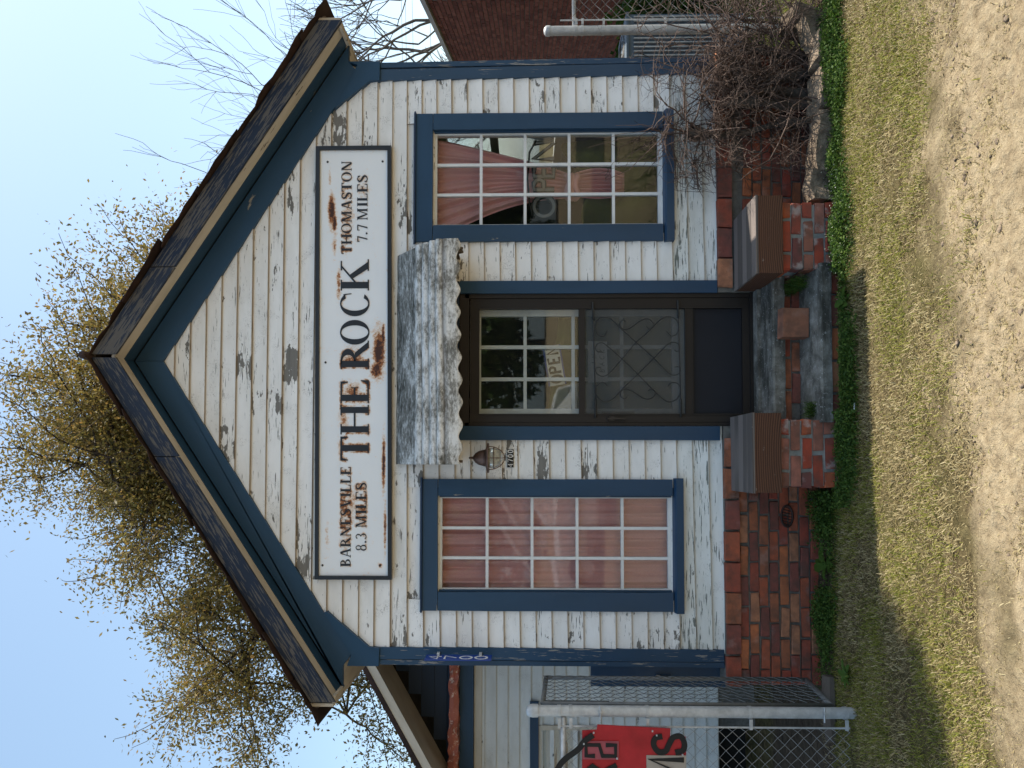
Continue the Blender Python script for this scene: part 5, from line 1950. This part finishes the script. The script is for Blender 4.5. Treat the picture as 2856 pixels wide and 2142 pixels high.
def scatter(n, x0, x1, yo0, yo1, dens):
    x = x0 + (x1 - x0) * rng.random(n)
    yo = yo0 + (yo1 - yo0) * rng.random(n)
    keep = rng.random(n) < dens(x, yo)
    x, yo = x[keep], yo[keep]
    y = -yo
    z = gz(x, y) + np.where((np.abs(x) < 5), (vnoise(x * 9, y * 11, 1) - .5) * .022 * .5, 0) - .004
    return np.stack([x, y, z], 1)
def clump(x, yo, s=3.1, seed=50):
    return vnoise(x * s, yo * s * 1.3, seed)
def in_lawn(x, yo):
    return np.clip((road_edge(x) + .15 - yo + (clump(x, yo, 4, 77) - .5) * .7) / .5, 0.06, 1)
def not_build(x, yo):
    ok = ~((np.abs(x + .66) < .25) & (yo < .56)) & ~((np.abs(x - .76) < .25) & (yo < .56)) & ~((np.abs(x - .02) < .5) & (yo < .56))
    return ok & (yo > .10)
P = scatter(240000, -3.0, 3.4, .12, 2.75, lambda x, yo: in_lawn(x, yo) * not_build(x, yo) * (.25 + .9 * clump(x, yo)) * np.where(yo < .45, .25, 1))
blades('dry_grass', P, .032, .0034, 'dry_grass', 1.0, 'matted dry lawn grass in front of the shop')
P = scatter(125000, -3.0, 3.4, .35, 2.3, lambda x, yo: in_lawn(x, yo) * not_build(x, yo) * np.clip(clump(x, yo, 2.3, 51) * 2.6 - .75, .08, 1) * np.clip(1.9 - yo * .62, .1, 1))
blades('green_grass', P, .034, .0034, 'green_grass', .8, 'yellow-green grass among the dry lawn')
P = scatter(110000, -3.0, 3.4, 1.5, 2.8, lambda x, yo: clump(x, yo, 5, 52) ** 1.4 * np.clip(1.7 - (yo - 1.7) * .8, .45, 1))
blades('road_straw', P, .020, .003, 'dry_grass', 1.4, 'loose straw on the sandy road', 'straw')
P = scatter(60000, 2.25, 7.5, -4.2, .35, lambda x, yo: (x > 2.34) | (yo > .2))
blades('lawn_grass', P, .055, .006, 'lawn_far', .6, 'sunlit green lawn beyond the right fence')

def weeds(name, n, dens, x0, x1, yo0, yo1, hfun, size, mat, label):
    P = scatter(n, x0, x1, yo0, yo1, dens)
    h = hfun(P[:, 0], -P[:, 1])
    P[:, 2] += h * rng.random(len(P)) ** .8
    P += rng.normal(size=P.shape) * .006
    o = leaves_mesh(name, P, size, mat, None, .6, .4, .3)
    o['kind'] = 'stuff'
    o['label'] = label
    o['category'] = 'weeds'
    return o
def wband(x, yo):
    """where the low green weeds grow"""
    c1 = np.clip(1 - np.abs(yo - .68) / .22, 0, 1) * ((x > -1.0) & (x < 1.15))
    c2 = np.clip(1 - np.abs(yo - (.64 - .06 * (x > 1.9))) / .19, 0, 1) * (x >= 1.0)
    c3 = np.clip(1 - np.abs(yo - (.34 + (x + .9) * .12)) / .22, 0, 1) * (x <= -.85) * np.clip((x + 2.35) / .5, 0, 1)
    mid = ((x > -.35) & (x < .5) & (yo < .63))
    return np.maximum(np.maximum(c1, c2), c3) * np.clip(.06 + 2.4 * np.maximum(0, clump(x, yo, 2.8, 61) - .22), 0, 1.2) * ~mid * not_build(x, yo)
def wh(x, yo):
    return (.03 + .11 * clump(x, yo, 4, 62)) * np.where(np.abs(x) < 1.1, 1.1, .8) * np.where((x > -.4) & (x < .5), .5, 1)
weeds('ground_weeds', 230000, lambda x, yo: wband(x, yo) ** 1.2, -2.4, 3.4, .10, .95, wh, .017, 'weed', 'low green weeds along the foot of the steps and stones')
weeds('white_flowers', 2500, lambda x, yo: wband(x, yo) * ((x > .45) & (x < 1.2)) * .25, .3, 1.3, .5, .9, lambda x, yo: wh(x, yo) + .03, .009, 'flower', 'tiny white flowers in the weeds beside the right pier')
P = scatter(16000, -2.6, 3.4, .1, 1.0, lambda x, yo: np.clip(wband(x, yo) * 1.4, 0, 1))
blades('weed_grass', P, .075, .0035, 'weed', .55, 'taller green grass tufts along the foot of the shop')
# grass tufts growing out of the step corners
P = np.concatenate([np.stack([.50 - .07 * rng.random(900), -.28 - .24 * rng.random(900), .22 + .08 * rng.random(900)], 1), np.stack([-.42 + .10 * rng.random(350), -.40 - .1 * rng.random(350), .17 + .04 * rng.random(350)], 1)])
blades('step_grass', P, .05, .0028, 'weed', .9, 'dark grass growing in the corners of the steps')

def rosette(x, yo, R_, n, label, seed):
    r = random.Random(seed)
    z0 = ground_z(x, -yo)
    t = thing('broadleaf_weed', (x, -yo, z0), label, 'weed', 'broadleaf weeds at the foot of the shop')
    for k in range(n):
        a = 2 * math.pi * k / n + r.uniform(-.3, .3)
        L = R_ * r.uniform(.7, 1.2)
        el_ = r.uniform(.2, .7)
        vs, fs = [], []
        m_ = 7
        for i in range(m_):
            f = i / (m_ - 1)
            w = L * .17 * math.sin(math.pi * (f * .92 + .04)) * (1 + .3 * (i % 2))
            px = L * f * math.cos(el_)
            pz = L * f * math.sin(el_) - L * .55 * f * f * math.sin(el_) + .012
            for s_ in (-1, 0, 1):
                vs.append((x + px * math.cos(a) - s_ * w * math.sin(a), -yo + px * math.sin(a) + s_ * w * math.cos(a), z0 + pz + (abs(s_) * w * .35)))
        for i in range(m_ - 1):
            for j in range(2):
                fs.append([i * 3 + j, i * 3 + j + 1, (i + 1) * 3 + j + 1, (i + 1) * 3 + j])
        mesh_np('leaf', vs, fs, 'weed', t, smooth=True)
rosette(-1.42, .28, .15, 9, 'largest broadleaf weed at the middle of the left foundation', 1)
rosette(-1.75, .22, .11, 8, 'broadleaf weed at the left foundation, nearer the gate', 2)
rosette(-.05, .72, .10, 9, 'broadleaf weed below the middle of the steps', 3)
rosette(.30, .70, .11, 8, 'broadleaf weed below the steps by the clay block', 4)
rosette(-.32, .74, .08, 8, 'small broadleaf weed below the steps by the left pier', 5)
rosette(-2.05, .62, .10, 8, 'broadleaf weed in front of the gate', 6)

# clods and pebbles on the road
def clods():
    n = 5200
    P = scatter(n * 2, -2.6, 3.2, 1.5, 2.8, lambda x, yo: np.clip((yo - road_edge(x) + .1) / .3, .1, 1) * .5)
    ic = np.array([(1, 0, 0), (-1, 0, 0), (0, 1, 0), (0, -1, 0), (0, 0, 1), (0, 0, -1)], float)
    tri = np.array([(0, 2, 4), (2, 1, 4), (1, 3, 4), (3, 0, 4), (2, 0, 5), (1, 2, 5), (3, 1, 5), (0, 3, 5)])
    m_ = len(P)
    s_ = .003 + .012 * rng.random((m_, 1, 1)) ** 4
    v = P[:, None, :] + ic[None] * s_ * (.6 + .8 * rng.random((m_, 6, 1))) * np.array([1.4, 1.2, .7])
    f = (tri[None] + 6 * np.arange(m_)[:, None, None]).reshape(-1, 3)
    o = mesh_np('gravel', v.reshape(-1, 3), f, 'rock')
    o['kind'] = 'stuff'
    o['label'] = 'small clods and pebbles on the sandy road'
    o['category'] = 'gravel'
clods()
# dead leaves under the bush
P = scatter(2600, 1.0, 2.5, .08, .40, lambda x, yo: (x < 2.5))
P[:, 2] += .03 * rng.random(len(P))
o = leaves_mesh('leaf_litter', P, .03, 'leafmould', None, .6, .4, .7)
o['kind'] = 'stuff'
o['label'] = 'dead leaves under the bush'
o['category'] = 'leaves'

# low shrub in front of the brick building
def shrub(c, R3, n, label, name='shrub', mat='weed', size=.06, grp=None):
    t = thing(name, (c[0], c[1], ground_z(c[0], c[1])), label, 'shrub', grp)
    d = rng.normal(size=(n, 3))
    d /= np.linalg.norm(d, axis=1, keepdims=True)
    d[:, 2] = np.abs(d[:, 2])
    lump = 1 + .18 * np.sin(d[:, 0] * 7 + c[0]) * np.cos(d[:, 1] * 6 + d[:, 2] * 5)
    u = rng.random((n, 1)) ** .35
    P = np.array([c[0], c[1], ground_z(c[0], c[1])]) + d * u * np.array(R3) * lump[:, None]
    leaves_mesh('crown', P, size, mat, t, .6)
    tb = TubeNP(5)
    for k in range(7):
        tip = np.array([c[0], c[1], ground_z(c[0], c[1])]) + np.array([rng.normal() * .5, rng.normal() * .4, .7]) * np.array(R3)
        tb.add(curve_to((c[0], c[1], ground_z(c[0], c[1]) - .02), tip, 6, .06), np.linspace(.03, .008, 6))
    tb.build('stems', 'bark', t)
shrub((4.55, 3.3, 0), (.75, .6, 1.15), 7000, 'dark green shrub before the brick building beyond the fence', size=.07)
shrub((5.9, 4.4, 0), (.9, .7, 1.0), 6000, 'second dark shrub against the brick building, farther from the shop', size=.07)

# ================================================================== across the road (seen only in the panes)
st_ = mesh_np('street', [(-70, -15, .455), (70, -15, .455), (70, -8.5, .455), (-70, -8.5, .455)], [[0, 1, 2, 3]], simple('worn asphalt', (.06, .058, .055), .9, .4, 8, bumpv=.4))
st_['kind'] = 'structure'
oh = thing('house_across_road', (-4, -45, .44), 'pale gabled house across the road mirrored in the window panes', 'building')
MB().prism([(-6.8, .4), (-1.2, .4), (-1.2, 2.95), (-4, 4.75), (-6.8, 2.95)], -45, -44.9).build('wall', 'siding_far', oh)
MB().box(-6.8, -1.2, -53, -45.001, .4, 2.95).build('side_wall', 'siding_far', oh)
for s in (-1, 1):
    MB().prism([(-4, 4.80), (-4 + s * 3.3, 2.68), (-4 + s * 3.3, 2.82), (-4, 4.94)][::-s], -53.3, -44.4).build('roof', 'rust', oh)
    MB().prism([(-4, 4.62), (-4 + s * 3.35, 2.47), (-4 + s * 3.35, 2.76), (-4, 4.91)][::-s], -44.399, -44.34).build('rake_board', 'white_ink', oh)
for x in (-6.1, -2.9):
    w_ = MB().box(x, x + 1.0, -44.899, -44.85, 1.2, 2.5).build('window', 'white_ink', oh)
    MB().box(x + .1, x + .9, -44.849, -44.84, 1.3, 2.4).build('pane', 'ink', w_)
MB().box(-4.5, -3.55, -44.899, -44.85, .45, 2.45).build('door', 'blue', oh)
# a white car on the street
car = thing('parked_car', (-1.4, -9.6, .46), 'white car parked on the street, mirrored in the curtained window', 'car')
cz = .46
def carbody():
    prof = [(-2.2, .28), (-2.25, .62), (-2.1, .82), (-1.3, .95), (-.55, 1.0), (.1, 1.42), (.4, 1.47), (1.25, 1.46), (1.75, 1.1), (2.15, 1.02), (2.25, .7), (2.2, .28)]
    m = MB()
    n = len(prof)
    lay = []
    for w, ins in ((-.86, .06), (-.80, .0), (.80, .0), (.86, .06)):
        lay.append([(-1.4 + x * (1 - ins * .4), -9.6 + w * (1 - (.16 if z > 1.05 else 0)), cz + z - (ins if z > .9 else -ins * .3)) for x, z in prof])
    vs = [p for l in lay[1:3] for p in l]
    fs = [[i, (i + 1) % n, n + (i + 1) % n, n + i] for i in range(n)] + [list(range(n - 1, -1, -1)), [n + i for i in range(n)]]
    m.add(vs, fs)
    o = m.build('body', 'white_ink', car, smooth=False)
    bv = o.modifiers.new('round', 'BEVEL')
    bv.width = .06
    bv.segments = 3
    return o
carbody()
for w in (-.675, .675):
    MB().prism([(-1.4 + x, cz + z) for x, z in ((-.42, 1.06), (.12, 1.36), (.42, 1.40), (.42, 1.06))], -9.6 + w - .02, -9.6 + w + .02).build('side_glass', 'black', car)
    MB().prism([(-1.4 + x, cz + z) for x, z in ((.5, 1.06), (.5, 1.40), (1.2, 1.39), (1.55, 1.12), (1.5, 1.06))], -9.6 + w - .02, -9.6 + w + .02).build('side_glass', 'black', car)
for x in (-1.4, 1.4):
    for w in (-.74, .74):
        m = MB()
        pts = []
        for r_, y_ in ((.0, .10), (.2, .10), (.31, .09), (.33, .05), (.33, -.05), (.31, -.09), (.2, -.1), (0, -.1)):
            pts.append((r_, y_))
        k = 20
        vs, fs = [], []
        for r_, y_ in pts:
            for j in range(k):
                t = 2 * math.pi * j / k
                vs.append((-1.4 + x + r_ * math.cos(t), -9.6 + w + y_, cz + .33 + r_ * math.sin(t)))
        for i in range(len(pts) - 1):
            for j in range(k):
                fs.append([i * k + j, i * k + (j + 1) % k, (i + 1) * k + (j + 1) % k, (i + 1) * k + j])
        wh_ = m.add(vs, fs).build('wheel', 'ink', car)
        MB().add([(-1.4 + x + .19 * math.cos(2 * math.pi * j / k), -9.6 + w + math.copysign(.104, w), cz + .33 + .19 * math.sin(2 * math.pi * j / k)) for j in range(k)], [list(range(k))]).build('rim', 'galv', wh_)
for w in (-.55, .55):
    MB().box(-3.63, -3.58, -9.6 + w - .15, -9.6 + w + .15, cz + .62, cz + .75).build('headlight', 'globe', car)
def far_tree(c, R3, n, label):
    base = (c[0], c[1], .4)
    t = thing('roadside_tree', base, label, 'tree', 'trees across the road')
    d = rng.normal(size=(n, 3))
    d /= np.linalg.norm(d, axis=1, keepdims=True)
    u = rng.random((n, 1)) ** .4
    lump = 1 + .2 * np.sin(d[:, 0] * 6 + c[0]) * np.cos(d[:, 2] * 7)
    P = np.array([c[0], c[1], R3[2] + 1.0]) + d * u * np.array(R3) * lump[:, None]
    leaves_mesh('crown', P, .9, 'weed', t, .7)
    tb = TubeNP(7)
    tb.add(curve_to(base, (c[0], c[1], R3[2] + 2), 6, .02), np.linspace(.35, .15, 6))
    tb.build('trunk', 'bark_oak', t)
for i, (x, y, rx, rz) in enumerate(((-16, -56, 9, 6.5), (-3, -62, 8.5, 7.5), (10, -58, 8, 6.5), (24, -54, 9, 6.0), (-32, -54, 10, 6.5), (40, -54, 10, 6.5))):
    far_tree((x, y), (rx, 4, rz), 3500, ['broad evergreen across the road, left of the pale house in the panes', 'tall evergreen close behind the pale house across the road', 'evergreen right behind the pale house across the road', 'wide evergreen across the road toward the brick building', 'far evergreen across the road toward the annex', 'farthest evergreen across the road past the brick building'][i])

def pine():
    base = (7.0, 2.05, -.16)
    t = thing('pine_tree', base, 'tall pine right of the shop whose crown shades the grass by the gate', 'tree')
    tb = TubeNP(9)
    tb.add(curve_to(base, (7.0, 2.0, 17.2), 14, .004), np.linspace(.24, .08, 14))
    lobes = [((6.74, 2.18, 16.1), 1.05), ((7.36, 1.76, 16.0), .78), ((6.3, 2.5, 16.6), .9), ((6.9, 2.1, 17.2), .7)]
    P = []
    for c, r_ in lobes:
        n = int(9000 * r_ ** 2)
        d = rng.normal(size=(n, 3))
        d /= np.linalg.norm(d, axis=1, keepdims=True)
        P.append(np.array(c) + d * r_ * rng.random((n, 1)) ** .45)
        for k in range(6):
            e = np.array(c) + rng.normal(size=3) * r_ * .45
            tb.add(curve_to((7.0, 2.02, c[2] - .7 * r_), e, 6, .05), np.linspace(.05, .015, 6))
    tb.build('trunk', 'bark_oak', t)
    leaves_mesh('crown', np.concatenate(P), .2, 'weed', t, .6)
pine()
